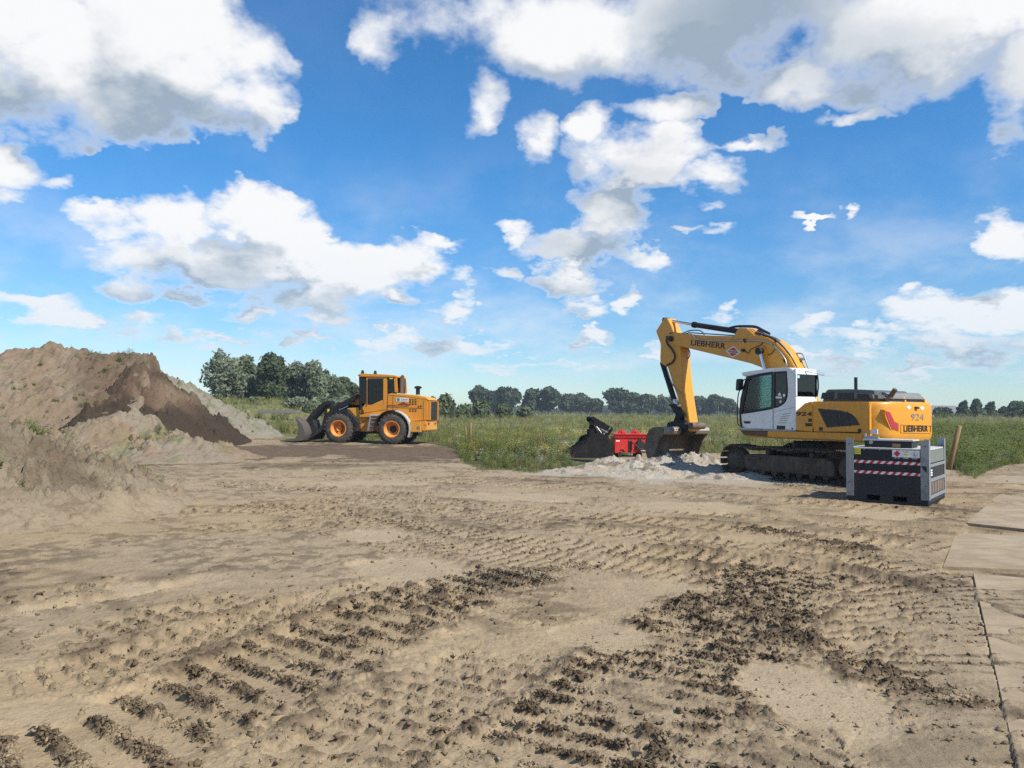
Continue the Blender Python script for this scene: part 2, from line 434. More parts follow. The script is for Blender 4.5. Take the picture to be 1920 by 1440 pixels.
# ------------------------------------------------------------------ numeric noise
def _hash(ix, iy, seed):
    h = (ix.astype(np.uint32) * np.uint32(374761393)) ^ (iy.astype(np.uint32) * np.uint32(668265263)) ^ np.uint32((seed * 2246822519) & 0xffffffff)
    h = (h ^ (h >> np.uint32(13))) * np.uint32(1274126177)
    h = h ^ (h >> np.uint32(16))
    return (h & np.uint32(0xffffff)).astype(np.float32) / np.float32(0xffffff)
def vnoise(x, y, seed=0):
    x0, y0 = np.floor(x), np.floor(y)
    fx, fy = (x - x0).astype(np.float32), (y - y0).astype(np.float32)
    ix, iy = x0.astype(np.int64), y0.astype(np.int64)
    ux, uy = fx * fx * (3 - 2 * fx), fy * fy * (3 - 2 * fy)
    a, b = _hash(ix, iy, seed), _hash(ix + 1, iy, seed); c, d = _hash(ix, iy + 1, seed), _hash(ix + 1, iy + 1, seed)
    return (a * (1 - ux) + b * ux) * (1 - uy) + (c * (1 - ux) + d * ux) * uy
def fbm2(x, y, octv=5, seed=0, gain=.5, lac=2.03):
    s, a, tot = 0, 1.0, 0
    for i in range(octv):
        s = s + a * vnoise(x * lac ** i + i * 17.3, y * lac ** i - i * 9.1, seed + i); tot += a; a *= gain
    return s / tot
def ridged(x, y, octv=4, seed=0):
    s, a, tot = 0, 1.0, 0
    for i in range(octv):
        s = s + a * (1 - np.abs(2 * vnoise(x * 2.1 ** i + 5.7 * i, y * 2.1 ** i, seed + i) - 1)); tot += a; a *= .5
    return s / tot
def cells(x, y, seed=0):
    """distance to nearest and second nearest feature point"""
    ix, iy = np.floor(x).astype(np.int64), np.floor(y).astype(np.int64)
    d1 = np.full(x.shape, 9.0, np.float32); d2 = d1.copy(); hid = np.zeros(x.shape, np.float32)
    for ox in (-1, 0, 1):
        for oy in (-1, 0, 1):
            jx, jy = ix + ox, iy + oy
            px = jx + _hash(jx, jy, seed); py = jy + _hash(jx, jy, seed + 77)
            d = np.sqrt((px - x) ** 2 + (py - y) ** 2).astype(np.float32)
            new = d < d1
            d2 = np.where(new, d1, np.minimum(d2, d)); hid = np.where(new, _hash(jx, jy, seed + 5), hid); d1 = np.where(new, d, d1)
    return d1, d2, hid
def sstep(x, a, b):
    t = np.clip((x - a) / (b - a), 0, 1); return t * t * (3 - 2 * t)
def grid_mesh(name, P, nr, nc, col=None, wrap=False):
    """P: (nr*nc, 3) points"""
    me = bpy.data.meshes.new(name)
    idx = np.arange(nr * nc, dtype=np.int32).reshape(nr, nc)
    if wrap: idx = np.concatenate([idx, idx[:, :1]], 1)
    q = np.stack([idx[:-1, :-1], idx[:-1, 1:], idx[1:, 1:], idx[1:, :-1]], -1).reshape(-1, 4)
    return raw_mesh(me, P, q, col)
def raw_mesh(me, P, q, col=None, smooth=False):
    k = q.shape[1]; nf = len(q)
    me.vertices.add(len(P)); me.vertices.foreach_set('co', np.ascontiguousarray(P, np.float32).ravel())
    me.loops.add(nf * k); me.loops.foreach_set('vertex_index', np.ascontiguousarray(q, np.int32).ravel())
    me.polygons.add(nf); me.polygons.foreach_set('loop_start', np.arange(0, nf * k, k, dtype=np.int32))
    if smooth: me.polygons.foreach_set('use_smooth', np.ones(nf, bool))
    me.update(calc_edges=True)
    if col is not None:
        a = me.color_attributes.new('tone', 'FLOAT_COLOR', 'POINT')
        c = np.ones((len(P), 4), np.float32); c[:, :3] = col
        a.data.foreach_set('color', c.ravel())
    return me
def soilmat(name, bump=.5, fine=60.0, var=.28):
    mt, t, b = newmat(name)
    a = N(t, 'ShaderNodeAttribute'); a.attribute_name = 'tone'
    n1 = tnoise(t, fine, 5, .7); n2 = tnoise(t, 2.2, 7, .68); n3 = tnoise(t, fine * .3, 6, .62)
    crumb = SS(t, n3, .54, .66)                       # darker damp crumbs lying on the dry crust
    k = MATH(t, 'ADD', MATH(t, 'MULTIPLY_ADD', n1, var * 2, 1 - var), MATH(t, 'MULTIPLY_ADD', n2, .6, -.30))
    k = MATH(t, 'SUBTRACT', k, MATH(t, 'MULTIPLY', crumb, .20))
    g = N(t, 'ShaderNodeVectorMath', operation='SCALE'); t.links.new(a.outputs['Color'], g.inputs[0]); t.links.new(k, g.inputs['Scale'])
    t.links.new(g.outputs[0], b.inputs['Base Color'])
    b.inputs['Roughness'].default_value = .95; b.inputs['Specular IOR Level'].default_value = .15
    bp = N(t, 'ShaderNodeBump'); bp.inputs['Strength'].default_value = bump; bp.inputs['Distance'].default_value = .05
    t.links.new(MATH(t, 'ADD', MATH(t, 'MULTIPLY', n1, .35), n3), bp.inputs['Height']); t.links.new(bp.outputs[0], b.inputs['Normal'])
    return mt
M['soil'] = soilmat('dry_soil', .5, 60)
M['heap'] = soilmat('heap_soil', .9, 26)

# ------------------------------------------------------------------ ground
def terrain(x, y):
    r = np.hypot(x, y); az = np.arctan2(x, y)
    z = 2.3 * sstep(r, 52, 92) * sstep(-az, .17, .30)
    z = z + .5 * sstep(r, 40, 80) * sstep(az, .40, .52)
    z = z + (.14 * (fbm2(x * .12, y * .12, 3, 3) - .5) + .5 * (fbm2(x * .02, y * .02, 2, 9) - .5) * sstep(r, 60, 140)) * sstep(r, 14, 40)
    return z
# the near edge of the meadow, as azimuth -> distance
EDGE_PIX = [(-500, 806), (300, 806), (500, 820), (560, 829), (700, 829), (800, 833), (850, 839), (864, 868), (905, 880), (1000, 884), (1080, 880), (1130, 866), (1180, 852),
            (1330, 850), (1480, 850), (1640, 862), (1780, 882), (1830, 893), (1870, 878), (1920, 866), (2100, 858), (2500, 850)]
_e = [ground_at(*p) for p in EDGE_PIX]
EDGE_AZ = np.array([math.atan2(p[0], p[1]) for p in _e]); EDGE_R = np.array([math.hypot(*p) for p in _e])
def meadow(x, y):
    """metres behind the meadow's near edge"""
    az = np.arctan2(x, y)
    return np.hypot(x, y) - np.interp(az, EDGE_AZ, EDGE_R, left=60, right=24) + 2.6 * (fbm2(x * .7, y * .7, 4, 21, .6) - .5)

radii = [.35, .7, 1.1, 1.5, 1.9, 2.3, 2.6, 2.85, 3.0]
while radii[-1] < 46:
    r = radii[-1]; radii.append(r + min(r * r / 1800, .10))
while radii[-1] < 9000: radii.append(radii[-1] * 1.075)
radii = np.array(radii)
azs = np.concatenate([np.radians(np.arange(-180, -41, 6.0)), np.radians(np.linspace(-40, 40, 960)), np.radians(np.arange(46, 180, 6.0))])
NR, NC = len(radii), len(azs)
GX = (radii[:, None] * np.sin(azs)[None, :]).ravel(); GY = (radii[:, None] * np.cos(azs)[None, :]).ravel()
GR = np.hypot(GX, GY)
near = (GR < 47) & (np.abs(np.arctan2(GX, GY)) < R(42))
X, Y = GX[near], GY[near]
med = meadow(X, Y)
inm = sstep(med, -.5, .5)
# crumbly surface
fade = 1.0
big = fbm2(X * .45, Y * .45, 4, 31)
crum = fbm2(X * 6.5, Y * 6.5, 4, 41, .55)
mask = sstep(fbm2(X * .9, Y * .9, 3, 51), .38, .62)
d1, d2, hid = cells(X * 12 + 2.2 * crum, Y * 12, 61)
def dome(d, r): return np.sqrt(np.clip(1 - (d / r) ** 2, 0, 1))
def slab(a, b, h_, lo, gap=.10): return (h_ > lo) * (h_ - lo) / (1 - lo) * sstep(b - a, .02, gap)
clod = slab(d1, d2, hid, .45, .22)
e1, e2, hid2 = cells(X * 5.2 + 1.6 * crum, Y * 5.2 + .8 * big, 71)
clod2 = slab(e1, e2, hid2, .72, .30)
f1, f2, hid3 = cells(X * 27, Y * 27 + 2 * crum, 75)
clod3 = slab(f1, f2, hid3, .4, .25)
crack = np.exp(-((d2 - d1) / .05) ** 2)
tilt = .5 + np.abs(fbm2(X * 10, Y * 10, 2, 91) - .5) * 2.2
z = .09 * (big - .5) + .014 * (crum - .5) + (.006 * clod + .020 * clod2 + .004 * clod3) * tilt * (.03 + 1.1 * mask) - .005 * crack * (1 - mask) + .006 * (ridged(X * 16, Y * 16, 3, 81) - .6) + .005 * (vnoise(X * 42, Y * 42, 83) - .5)
crumbs = .006 * clod + .004 * clod3 + .008 * (crum - .5) + .006 * (vnoise(X * 42, Y * 42, 83) - .5)
damp_shade = .38 * sstep(fbm2(X * .22, Y * .5, 4, 33, .6), .50, .66) * sstep(fbm2(X * 3, Y * 3, 3, 34), .3, .6) + .45 * mask * sstep(crum, .42, .62) + .25 * (big - .35)
def dense(path, step=.22):
    P = [Vector((*ground_at(u, v), 0)) for (u, v) in path]
    return [(p.x, p.y) for p in spline(P, 10)]
def along(path, w):
    """arc length and sideways offset of the ground points close to a path"""
    P = np.array(dense(path)); lo, hi = P.min(0) - w, P.max(0) + w
    sel = np.nonzero((X > lo[0]) & (X < hi[0]) & (Y > lo[1]) & (Y < hi[1]))[0]
    px, py = X[sel], Y[sel]
    best = np.full(len(sel), 1e9); S = np.zeros(len(sel)); L = np.zeros(len(sel)); acc = 0.0
    for a, b in zip(P[:-1], P[1:]):
        d = b - a; ln = math.hypot(*d)
        if ln < 1e-6: continue
        tx, ty = d / ln
        t = np.clip((px - a[0]) * tx + (py - a[1]) * ty, 0, ln)
        dx, dy = px - a[0] - t * tx, py - a[1] - t * ty
        q = dx * dx + dy * dy; m_ = q < best
        best = np.where(m_, q, best); S = np.where(m_, acc + t, S); L = np.where(m_, (px - a[0]) * (-ty) + (py - a[1]) * tx, L)
        acc += ln
    ok = best < w * w
    return sel[ok], S[ok], L[ok], acc
ridgew = np.zeros(len(X), np.float32)      # where broken soil gathers
def press(path, w, kind, sp, amp, wet_shade=.3, sink=.03, skew=0.0, strength=1.0, cw=.21, seed=0):
    global z, damp_shade
    i, S, L, tot = along(path, w / 2 + .35)
    x, y = X[i], Y[i]
    n1 = fbm2(x * 2.2, y * 2.2, 3, 100 + seed); n2 = fbm2(x * 9, y * 9, 3, 120 + seed)
    S2 = S + .07 * (n1 - .5) + .025 * (n2 - .5) + .014 * (vnoise(x * 26, y * 26, 7) - .5) + skew * L; L2 = L + .08 * (n1 - .5) + .05 * (n2 - .5)
    inside = 1 - sstep(np.abs(L2), w / 2 - .07, w / 2 + .05)
    ends = sstep(S, 0, .5) * (1 - sstep(S, tot - .5, tot))
    brk = sstep(fbm2(x * 1.1 + 7, y * 1.1, 3, 140 + seed), .18, .38) * strength
    if kind == 'bars': brk = .35 + .65 * brk
    inside = inside * ends * brk
    cr = crumbs[i]
    if kind == 'bars':
        ph = S2 / sp - np.floor(S2 / sp)
        rr = sstep(ph, .08, .19) * (1 - sstep(ph, .36, .50)); rr = rr * (.7 + .5 * sstep(n2, .3, .6))
        rag = .45 + .9 * fbm2(x * 5.5, y * 5.5, 4, 160 + seed)
        h = -sink + amp * rr * (.6 + .4 * rag) * .46 * (.45 + .55 * sstep(n1, .28, .45)) + cr * (.4 + 2.2 * rr)
        wet_shade_m = wet_shade * sstep(rr, .25, .5) * (.25 + .75 * sstep(n2, .44, .56))
    elif kind == 'brick':
        row = np.floor(S2 / sp); fs = S2 / sp - row
        cl = L2 / cw + .5 * (row % 2); fl = cl - np.floor(cl)
        jit = _hash(row.astype(np.int64), np.floor(cl).astype(np.int64), 9 + seed)
        step = sstep(fs, .60, .68) * (1 - sstep(fs, .88, 1.0)) * (jit > .12)
        gap = 1 - np.exp(-((fl - .5) / .11) ** 2)
        col = np.exp(-((fl - .02) / .11) ** 2) * sstep(n2, .42, .6)
        h = -sink + amp * (.20 * fs + 1.0 * step * gap * (.6 + .4 * jit) + .30 * col * (.2 + n1)) * .78 + cr * (.2 + .9 * np.clip(step, 0, 1))
        wet_shade_m = wet_shade * (step * gap * 1.5 + col * .5) * (.45 + .7 * sstep(n1, .35, .65))  # shade of the lug step edges painted into the soil colour as dark dashes
    else:                                   # smooth rut
        h = -sink * (1 - (L2 / (w / 2)) ** 2 * .5) + amp * .4 * (n2 - .5) + .15 * amp * np.cos(2 * np.pi * S2 / sp) + .3 * cr
        wet_shade_m = wet_shade * (n1 - .2)
    keep = z[i]
    z[i] = keep * (1 - inside) + (h + .12 * keep) * inside
    berm = np.exp(-((np.abs(L2) - w / 2 - .06) / .09) ** 2) * ends * strength
    z[i] += berm * ((.012 + .18 * amp) * sstep(n2 + .5 * (n1 - .5), .35, .75) + 1.2 * cr)
    edge_w = rr if kind == 'bars' else (.55 * step * gap if kind == 'brick' else 0 * n1)
    ridgew[i] = np.maximum(ridgew[i] * (1 - inside), np.clip(edge_w * inside, 0, 1) + .45 * berm * sstep(n2, .45, .6))
    damp_shade[i] = damp_shade[i] * (1 - .7 * inside) + wet_shade_m * inside + berm * wet_shade * .8 * sstep(n2, .4, .65)
def smoothpatch(u, v, ru, rv, rot=0.0, pale=.5, k=1.0):
    """compacted smooth patch"""
    global z, damp_shade
    c = ground_at(u, v); a = ground_at(u + ru, v); b_ = ground_at(u, v - rv)
    rx, ry = math.hypot(a[0] - c[0], a[1] - c[1]), math.hypot(b_[0] - c[0], b_[1] - c[1])
    dx, dy = X - c[0], Y - c[1]
    q = np.sqrt((dx / rx) ** 2 + (dy / ry) ** 2) + .7 * (fbm2(X * 2.3, Y * 2.3, 3, 200 + int(u)) - .5)
    m_ = (1 - sstep(q, .75, 1.0)) * k
    z[:] = z * (1 - .94 * m_) - .02 * m_
    ridgew[:] = ridgew * (1 - m_)
    damp_shade[:] = damp_shade * (1 - m_) - pale * m_
# haul road ruts far to near
press([(2050, 985), (1700, 958), (1400, 935), (1100, 917), (800, 900), (420, 884)], .8, 'brick', .26, .05, .2, .04, seed=1)
press([(1980, 960), (1560, 930), (1250, 908), (900, 893), (520, 880)], .7, 'rut', .3, .03, .2, .06, seed=2)
press([(2050, 1020), (1700, 985), (1400, 962), (1050, 938), (760, 918), (480, 903)], .7, 'rut', .3, .03, .1, .07, seed=3)
press([(2000, 1065), (1720, 1022), (1420, 992), (1130, 968), (860, 945), (600, 918), (380, 905)], .85, 'brick', .24, .05, .35, .04, seed=4)
press([(1960, 1110), (1720, 1065), (1450, 1028), (1200, 1002), (980, 980), (780, 955), (560, 932)], .8, 'brick', .22, .05, .3, .04, seed=5)
press([(1930, 1190), (1740, 1120), (1520, 1072), (1280, 1042), (1060, 1020), (860, 995), (640, 962), (430, 940)], .85, 'brick', .21, .055, .45, .05, seed=6)
press([(1880, 1300), (1740, 1210), (1580, 1140), (1400, 1095), (1200, 1062), (1000, 1040), (820, 1020)], .85, 'brick', .19, .055, .35, .04, seed=7)
press([(1880, 1420), (1760, 1330), (1640, 1230), (1500, 1165), (1330, 1120)], .6, 'brick', .19, .05, .4, .04, seed=8)
press([(1960, 1240), (1800, 1160), (1640, 1105), (1480, 1075)], .9, 'brick', .19, .05, .4, .04, seed=21)
press([(1930, 1150), (1760, 1088), (1580, 1046), (1350, 1012), (1150, 990)], .7, 'brick', .2, .05, .45, .04, seed=22)
press([(1760, 1010), (1560, 980), (1330, 962), (1120, 950)], .6, 'brick', .22, .045, .3, .04, seed=23)
press([(300, 960), (480, 955), (640, 975), (760, 1005), (900, 1040), (1050, 1060)], .7, 'brick', .2, .04, .3, .03, seed=24)
press([(-60, 1400), (120, 1350), (330, 1290), (520, 1232)], .5, 'rut', .3, .03, -.1, .05, seed=25)
press([(-80, 1300), (120, 1262), (320, 1210), (500, 1155), (640, 1115), (800, 1080)], .55, 'brick', .17, .05, .2, .04, seed=9)
press([(-60, 1228), (160, 1190), (350, 1148), (520, 1112)], .5, 'brick', .2, .05, .3, .02, seed=10)
press([(-60, 1140), (120, 1112), (290, 1088)], .5, 'brick', .2, .055, .3, .03, seed=11)
press([(-80, 1160), (160, 1130), (330, 1098), (420, 1080)], .35, 'rut', .4, .01, -.4, .05, seed=12)
press([(330, 1000), (520, 985), (700, 1010), (820, 1060), (900, 1120)], .6, 'brick', .2, .045, .3, .03, seed=13, strength=.8)
press([(560, 1490), (700, 1370), (840, 1290), (930, 1240), (985, 1200)], .80, 'brick', .165, .042, .3, .045, seed=14)
press([(-150, 1500), (130, 1420), (400, 1305), (580, 1225), (740, 1150), (880, 1098), (1010, 1062)], 1.05, 'bars', .27, .095, .6, .03, skew=-.22, seed=15)
press([(1030, 1500), (1170, 1340), (1280, 1235), (1370, 1160), (1440, 1100), (1500, 1060)], 1.25, 'bars', .215, .085, .75, .03, seed=16)
press([(1330, 1500), (1420, 1430), (1560, 1380), (1700, 1420)], .7, 'brick', .2, .045, .3, .02, seed=17, strength=.7)
for a in [(770, 1062, 110, 22, 0, .35), (700, 1002, 70, 12), (1110, 1190, 105, 30, 0, .3), (1520, 1300, 120, 68, 0, .6, .95), (1240, 1100, 90, 14, 0, .2, .6), (250, 1102, 60, 9), (110, 1330, 150, 20, 0, .2, .8),
          (1660, 965, 90, 9), (1300, 950, 120, 9), (960, 930, 130, 8), (700, 905, 130, 5), (1480, 1010, 120, 8, 0, .3, .7)]:
    smoothpatch(*a)
# dark crumbly ridges thrown up beside the ruts
for (pth, w, k) in [([(1380, 985), (1500, 1005), (1640, 1040)], .35, 1.0), ([(1490, 1190), (1640, 1250), (1760, 1300), (1870, 1345)], .22, .8), ([(1250, 1160), (1330, 1130), (1440, 1150), (1470, 1220)], .28, .8),
                    ([(760, 1150), (900, 1100), (1020, 1070), (1110, 1050)], .3, .7), ([(450, 880), (560, 876), (680, 872)], .5, .9), ([(1460, 912), (1540, 908), (1600, 912)], .7, .8)]:
    i, S, L, tot = along(pth, w * 2)
    n2 = fbm2(X[i] * 8, Y[i] * 8, 4, 300); g = np.exp(-(L / w) ** 2) * sstep(S, 0, .2) * (1 - sstep(S, tot - .2, tot))
    z[i] += g * (.035 * sstep(n2, .3, .7) + 2.0 * crumbs[i]) * k; ridgew[i] = np.maximum(ridgew[i], g * k); damp_shade[i] += g * k * .75 * sstep(n2, .40, .62)
bed = np.zeros(len(X), bool)
for (ua, va, ub, vb) in ((1822, 1086, 1915, 1480), (1766, 1070, 1800, 1000), (1808, 990, 1880, 925), (1840, 912, 1872, 893)):
    a_, b_ = ground_at(ua, va), ground_at(ub, vb); d_ = (b_[0] - a_[0], b_[1] - a_[1]); ln = math.hypot(*d_)
    tx, ty = d_[0] / ln, d_[1] / ln; s_ = (X - a_[0]) * tx + (Y - a_[1]) * ty; l_ = (X - a_[0]) * ty - (Y - a_[1]) * tx
    if ty > 0: l_ = l_
    else: l_ = -l_
    rim_ = sstep(l_, -.75, -.06) * (l_ < .05) * sstep(s_, -.5, .1) * (1 - sstep(s_, ln - .1, ln + .5)); z = z + rim_ * np.clip(.004 + .03 * fbm2(X * 4, Y * 4, 3, 978) - z, 0, .06)
    bed |= (s_ > -.1) & (s_ < ln + .1) & (l_ > .0) & (l_ < 3.2)
z = np.where(bed, z * .15 - .012 + .05 * sstep(fbm2(X * 1.5, Y * 1.5, 4, 977), .57, .66), z)
# colours: dry tan, brown for moist soil and painted tread-edge shade, pale compacted
def lerp(a, b, f): return a + (b - a) * f[:, None]
def c3(*c): return np.array(c, np.float32)
dry, wet_shade_c, pale = c3(.322, .248, .157), c3(.082, .058, .037), c3(.385, .303, .198)
tone = np.tile(dry, (len(X), 1))
tone = lerp(tone, np.tile(c3(.335, .248, .142), (len(X), 1)), sstep(fbm2(X * .16, Y * .16, 3, 400), .45, .62) * .7)
tone = lerp(tone, np.tile(wet_shade_c, (len(X), 1)), np.clip(damp_shade * 1.15, 0, .92))
tone = lerp(tone, np.tile(pale, (len(X), 1)), np.clip(-damp_shade, 0, 1))
# dark topsoil where the loader works, pale sand by the excavator
def spot(u, v, rx, ry, soft=.5, seed=0):
    c = ground_at(u, v)
    q = np.sqrt(((X - c[0]) / rx) ** 2 + ((Y - c[1]) / ry) ** 2) + 1.5 * (fbm2(X * .9, Y * .9, 5, 500 + seed, .6) - .5)
    return 1 - sstep(q, 1 - soft, 1)
mud = np.clip(spot(700, 846, 6.2, 7.5, .35, 1) + spot(540, 842, 4.0, 6, .4, 2) + .6 * spot(560, 874, 3.5, 1.2, .4, 3), 0, 1)
tone = lerp(tone, np.tile(c3(.105, .074, .048), (len(X), 1)), mud * .9)
sandm = np.clip(spot(1270, 893, 4.2, 2.6, .5, 4) + spot(1130, 888, 3.6, 1.2, .5, 5) + .8 * spot(1430, 905, 3.0, 1.4, .5, 6), 0, 1)
tone = lerp(tone, np.tile(c3(.35, .305, .24), (len(X), 1)), sandm * .85)
tone = lerp(tone, np.tile(c3(.085, .085, .035), (len(X), 1)), inm)
z = z * (1 - .6 * inm)
z *= .45 + .55 * sstep(np.hypot(X, Y), 2.0, 3.5)
z += mud * .10 * (fbm2(X * 3, Y * 3, 4, 520) - .4)
Z = terrain(GX, GY)
Z[near] += z
TONE = np.tile(c3(.095, .105, .04), (len(GX), 1))
lowf = fbm2(GX * .015, GY * .05, 4, 600)
TONE = lerp(TONE, np.tile(c3(.21, .20, .085), (len(GX), 1)), sstep(lowf, .42, .62) * .8)
TONE = lerp(TONE, np.tile(dry, (len(GX), 1)), (1 - sstep(meadow(GX, GY), -.5, .5)))
TONE[near] = tone
ground = link('ground', grid_mesh('ground', np.stack([GX, GY, Z], 1), NR, NC, TONE, wrap=True), M['soil'])
tag(ground, 'dry tan soil of the working area, churned by tracks and tyres', None, None, 'structure')
def ground_z(x, y):
    i = int(np.argmin((X - x) ** 2 + (Y - y) ** 2)) if math.hypot(x, y) < 46 else None
    return float(terrain(np.array([x]), np.array([y]))[0]) + (float(z[i]) if i is not None else 0.0)

# ------------------------------------------------------------------ soil heaps
def heap(name, cx, cy, rx, ry, rot, hfun, res, colfun, label, cat, rough=.12, freq=2.2, base=-.25):
    """a heap as a dense height sheet over an oval footprint; hfun(a, b) with a, b in metres along its own axes"""
    n = res
    ga = np.linspace(-rx, rx, n); gb = np.linspace(-ry, ry, max(8, int(n * ry / rx)))
    A, B = np.meshgrid(ga, gb); shp = A.shape; A, B = A.ravel(), B.ravel()
    c, s = math.cos(R(rot)), math.sin(R(rot))
    x, y = cx + A * c - B * s, cy + A * s + B * c
    h = hfun(A, B, x, y)
    d1, d2, hid = cells(x * freq * 1.7, y * freq * 1.7, 800)
    e1, e2, hi2 = cells(x * freq * .8 + .6 * fbm2(x * 3, y * 3, 3, 801), y * freq * .8, 803)
    k = sstep(h, 0, .5)
    g1_, g2_, hg = cells(x * freq * 4.1 + .5 * fbm2(x * 9, y * 9, 2, 805), y * freq * 4.1, 806)
    nz = rough * (2.0 * (fbm2(x * freq, y * freq, 6, 810, .62) - .5) + 1.0 * slab(d1, d2, hid, .4, .3) + 1.7 * slab(e1, e2, hi2, .72, .35) + .55 * slab(g1_, g2_, hg, .35, .3))
    hz_ = h + nz * (.25 + .75 * k)
    zz = terrain(x, y) + np.where(h <= 0.001, base, hz_ - .03)
    col = colfun(x, y, h, A, B)
    o = link(name, grid_mesh(name, np.stack([x, y, zz], 1), shp[0], shp[1], col), M['heap'])
    return tag(o, label, cat)
def mixcol(a, b, f): return np.asarray(a, np.float32)[None, :] * (1 - f[:, None]) + np.asarray(b, np.float32)[None, :] * f[:, None]
GREYCLAY, TAN, BROWN, SAND, STONE = c3(.225, .185, .130), c3(.205, .148, .096), c3(.050, .036, .025), c3(.36, .325, .265), c3(.205, .18, .135)
GREEN = c3(.10, .13, .035)

# big heap far left: a flat-topped ridge that breaks off on its right
def h_big(A, B, x, y):
    az = x / y
    top = 4.35 + .5 * (fbm2(x * .35, y * .35, 4, 900) - .5) + .35 * np.exp(-((x + 24.5) / 1.7) ** 2)
    front = np.clip((y - 31.0 + .8 * (fbm2(x * .4, y * .4, 3, 901) - .5) * 2) / 7.0, 0, 1)      # slope towards the camera
    back = np.clip((52 - y) / 6.0, 0, 1)
    right = np.clip((-17.4 - .42 * (y - 38) + .6 * (fbm2(y * .7, x * .3, 3, 902) - .5) * 2 - x) / 1.0, 0, 1) ** .8
    return top * front ** .85 * back * right
def c_big(x, y, h, A, B):
    n = fbm2(x * .7, y * .7, 4, 910); g = sstep(fbm2(x * 1.1, y * 1.1, 4, 911), .62, .70) * sstep(h, 1.4, 2.6) * .6
    c = mixcol(TAN, GREYCLAY, sstep(n, .4, .65) * .6)
    fresh = sstep(x + .55 * (y - 36), -21.4, -20.0) * sstep(fbm2(x * .9, y * .9, 3, 912), .1, .4) * sstep(4.6 - h, -.35, .25)
    c = c * (1 - fresh[:, None] * .75) + c3(.105, .070, .045)[None, :] * fresh[:, None] * .75
    return c * (1 - g[:, None] * .7) + GREEN[None, :] * g[:, None] * .7
heap('soil_heap', -28.5, 41.5, 12, 11.5, 0, h_big, 300, c_big, 'tall flat-topped tan soil heap with a broken-off right edge', 'soil heap', .17, 1.3)
# fresh dark slump at its broken edge
def h_slump(A, B, x, y):
    q = np.hypot((x + 17.8) / 4.6, (y - 36.6) / 6.0)
    t = np.clip(1 - q, 0, 1)
    ridge_ = np.clip(1 - np.hypot((x + 16.6) / 3.0, (y - 39) / 4.0), 0, 1) * 2.0
    tail = np.clip(1 - np.hypot((x + 15.4) / 2.2, (y - 36.6) / 2.2), 0, 1) * .6
    return np.maximum(np.maximum(3.9 * t ** 1.05, ridge_), tail)
def c_slump(x, y, h, A, B):
    n = fbm2(x * .8, y * .8, 4, 921); s = sstep(np.abs((x + 17.2) - .55 * (4.4 - h) + .6 * (n - .5)), .55, .05)
    c = mixcol(BROWN, c3(.105, .070, .045), sstep(n, .35, .7) * sstep(h, .9, 2.2))
    return c * (1 - .6 * s[:, None] * sstep(h, 1.2, 2.4)[:, None]) + TAN[None, :] * .6 * s[:, None] * sstep(h, 1.2, 2.4)[:, None]
heap('soil_slump', -16.8, 37.8, 7.9, 6.6, 0, h_slump, 260, c_slump, 'dark brown freshly dug soil slumping from the tan heap beside the loader', 'soil heap', .22, 1.9)
# stony grey flank behind it
def h_stone(A, B, x, y):
    t = np.clip(1 - np.hypot(A / 8.6, B / 5.0), 0, 1)
    return 4.3 * t ** 1.0
def c_stone(x, y, h, A, B):
    n = fbm2(x * 2, y * 2, 4, 931)
    c = mixcol(STONE, c3(.22, .20, .15), sstep(n, .45, .65)); g = sstep(fbm2(x * 1.4, y * 1.4, 4, 932), .64, .72)
    return c * (1 - .6 * g[:, None]) + GREEN[None, :] * .6 * g[:, None]
heap('rubble_heap', -23.4, 50.0, 8.8, 5.5, -6, h_stone, 220, c_stone, 'pale grey stony heap running down behind the dark soil', 'soil heap', .16, 2.2)
# low tan mound between
def h_mid(A, B, x, y):
    a = np.clip(1 - np.hypot((x + 14.7) / 3.8, (y - 28.4) / 3.2), 0, 1) * 1.65
    b = np.clip(1 - np.hypot((x + 11.8) / 3.0, (y - 27.2) / 2.2), 0, 1) * .75
    c = np.clip(1 - np.hypot((x + 19.5) / 5.0, (y - 27.6) / 3.4), 0, 1) * 1.5
    return np.maximum(np.maximum(a, b), c)
def c_mid(x, y, h, A, B):
    n = fbm2(x * .9, y * .9, 4, 941); g = sstep(fbm2(x * 1.6, y * 1.6, 4, 942), .60, .68) * .6
    c = mixcol(TAN * 1.08, GREYCLAY, sstep(n, .4, .62))
    return c * (1 - .55 * g[:, None]) + GREEN[None, :] * .55 * g[:, None]
heap('soil_mound', -16.2, 28.2, 8.2, 4.2, 0, h_mid, 240, c_mid, 'low lumpy tan mound in front of the tall heap', 'soil heap', .16, 2.0)
# grey clay bank at the near left
def h_near(A, B, x, y):
    t = np.clip(1 - np.hypot((x + 12.2) / 6.6, (y - 13.0) / 4.5) + .10 * (fbm2(x * .5, y * .5, 3, 950) - .5), 0, 1)
    return 2.55 * t ** .92 * (1 - .12 * sstep(t, .6, 1))
def c_near(x, y, h, A, B):
    n = fbm2(x * .8, y * .8, 5, 951); n2 = fbm2(x * 3, y * 3, 4, 952)
    c = mixcol(c3(.205, .165, .110), c3(.135, .104, .068), sstep(n, .45, .65))
    c = mixcol(c3(0, 0, 0), c3(1, 1, 1), np.ones_like(h)) * c
    low = (1 - sstep(h, .1, .55)) * .6
    c = c * (1 - low[:, None]) + c3(.31, .24, .155)[None, :] * low[:, None]
    wetn = sstep(n2, .58, .68) * sstep(fbm2(x * .7, y * .7, 3, 953), .5, .62) * .6
    return c * (1 - wetn[:, None]) + c3(.15, .11, .07)[None, :] * wetn[:, None]
heap('clay_bank', -10.4, 13.0, 5.4, 4.8, 0, h_near, 350, c_near, 'greyish clay bank at the near left with tufts along its crest', 'soil heap', .14, 3.0)
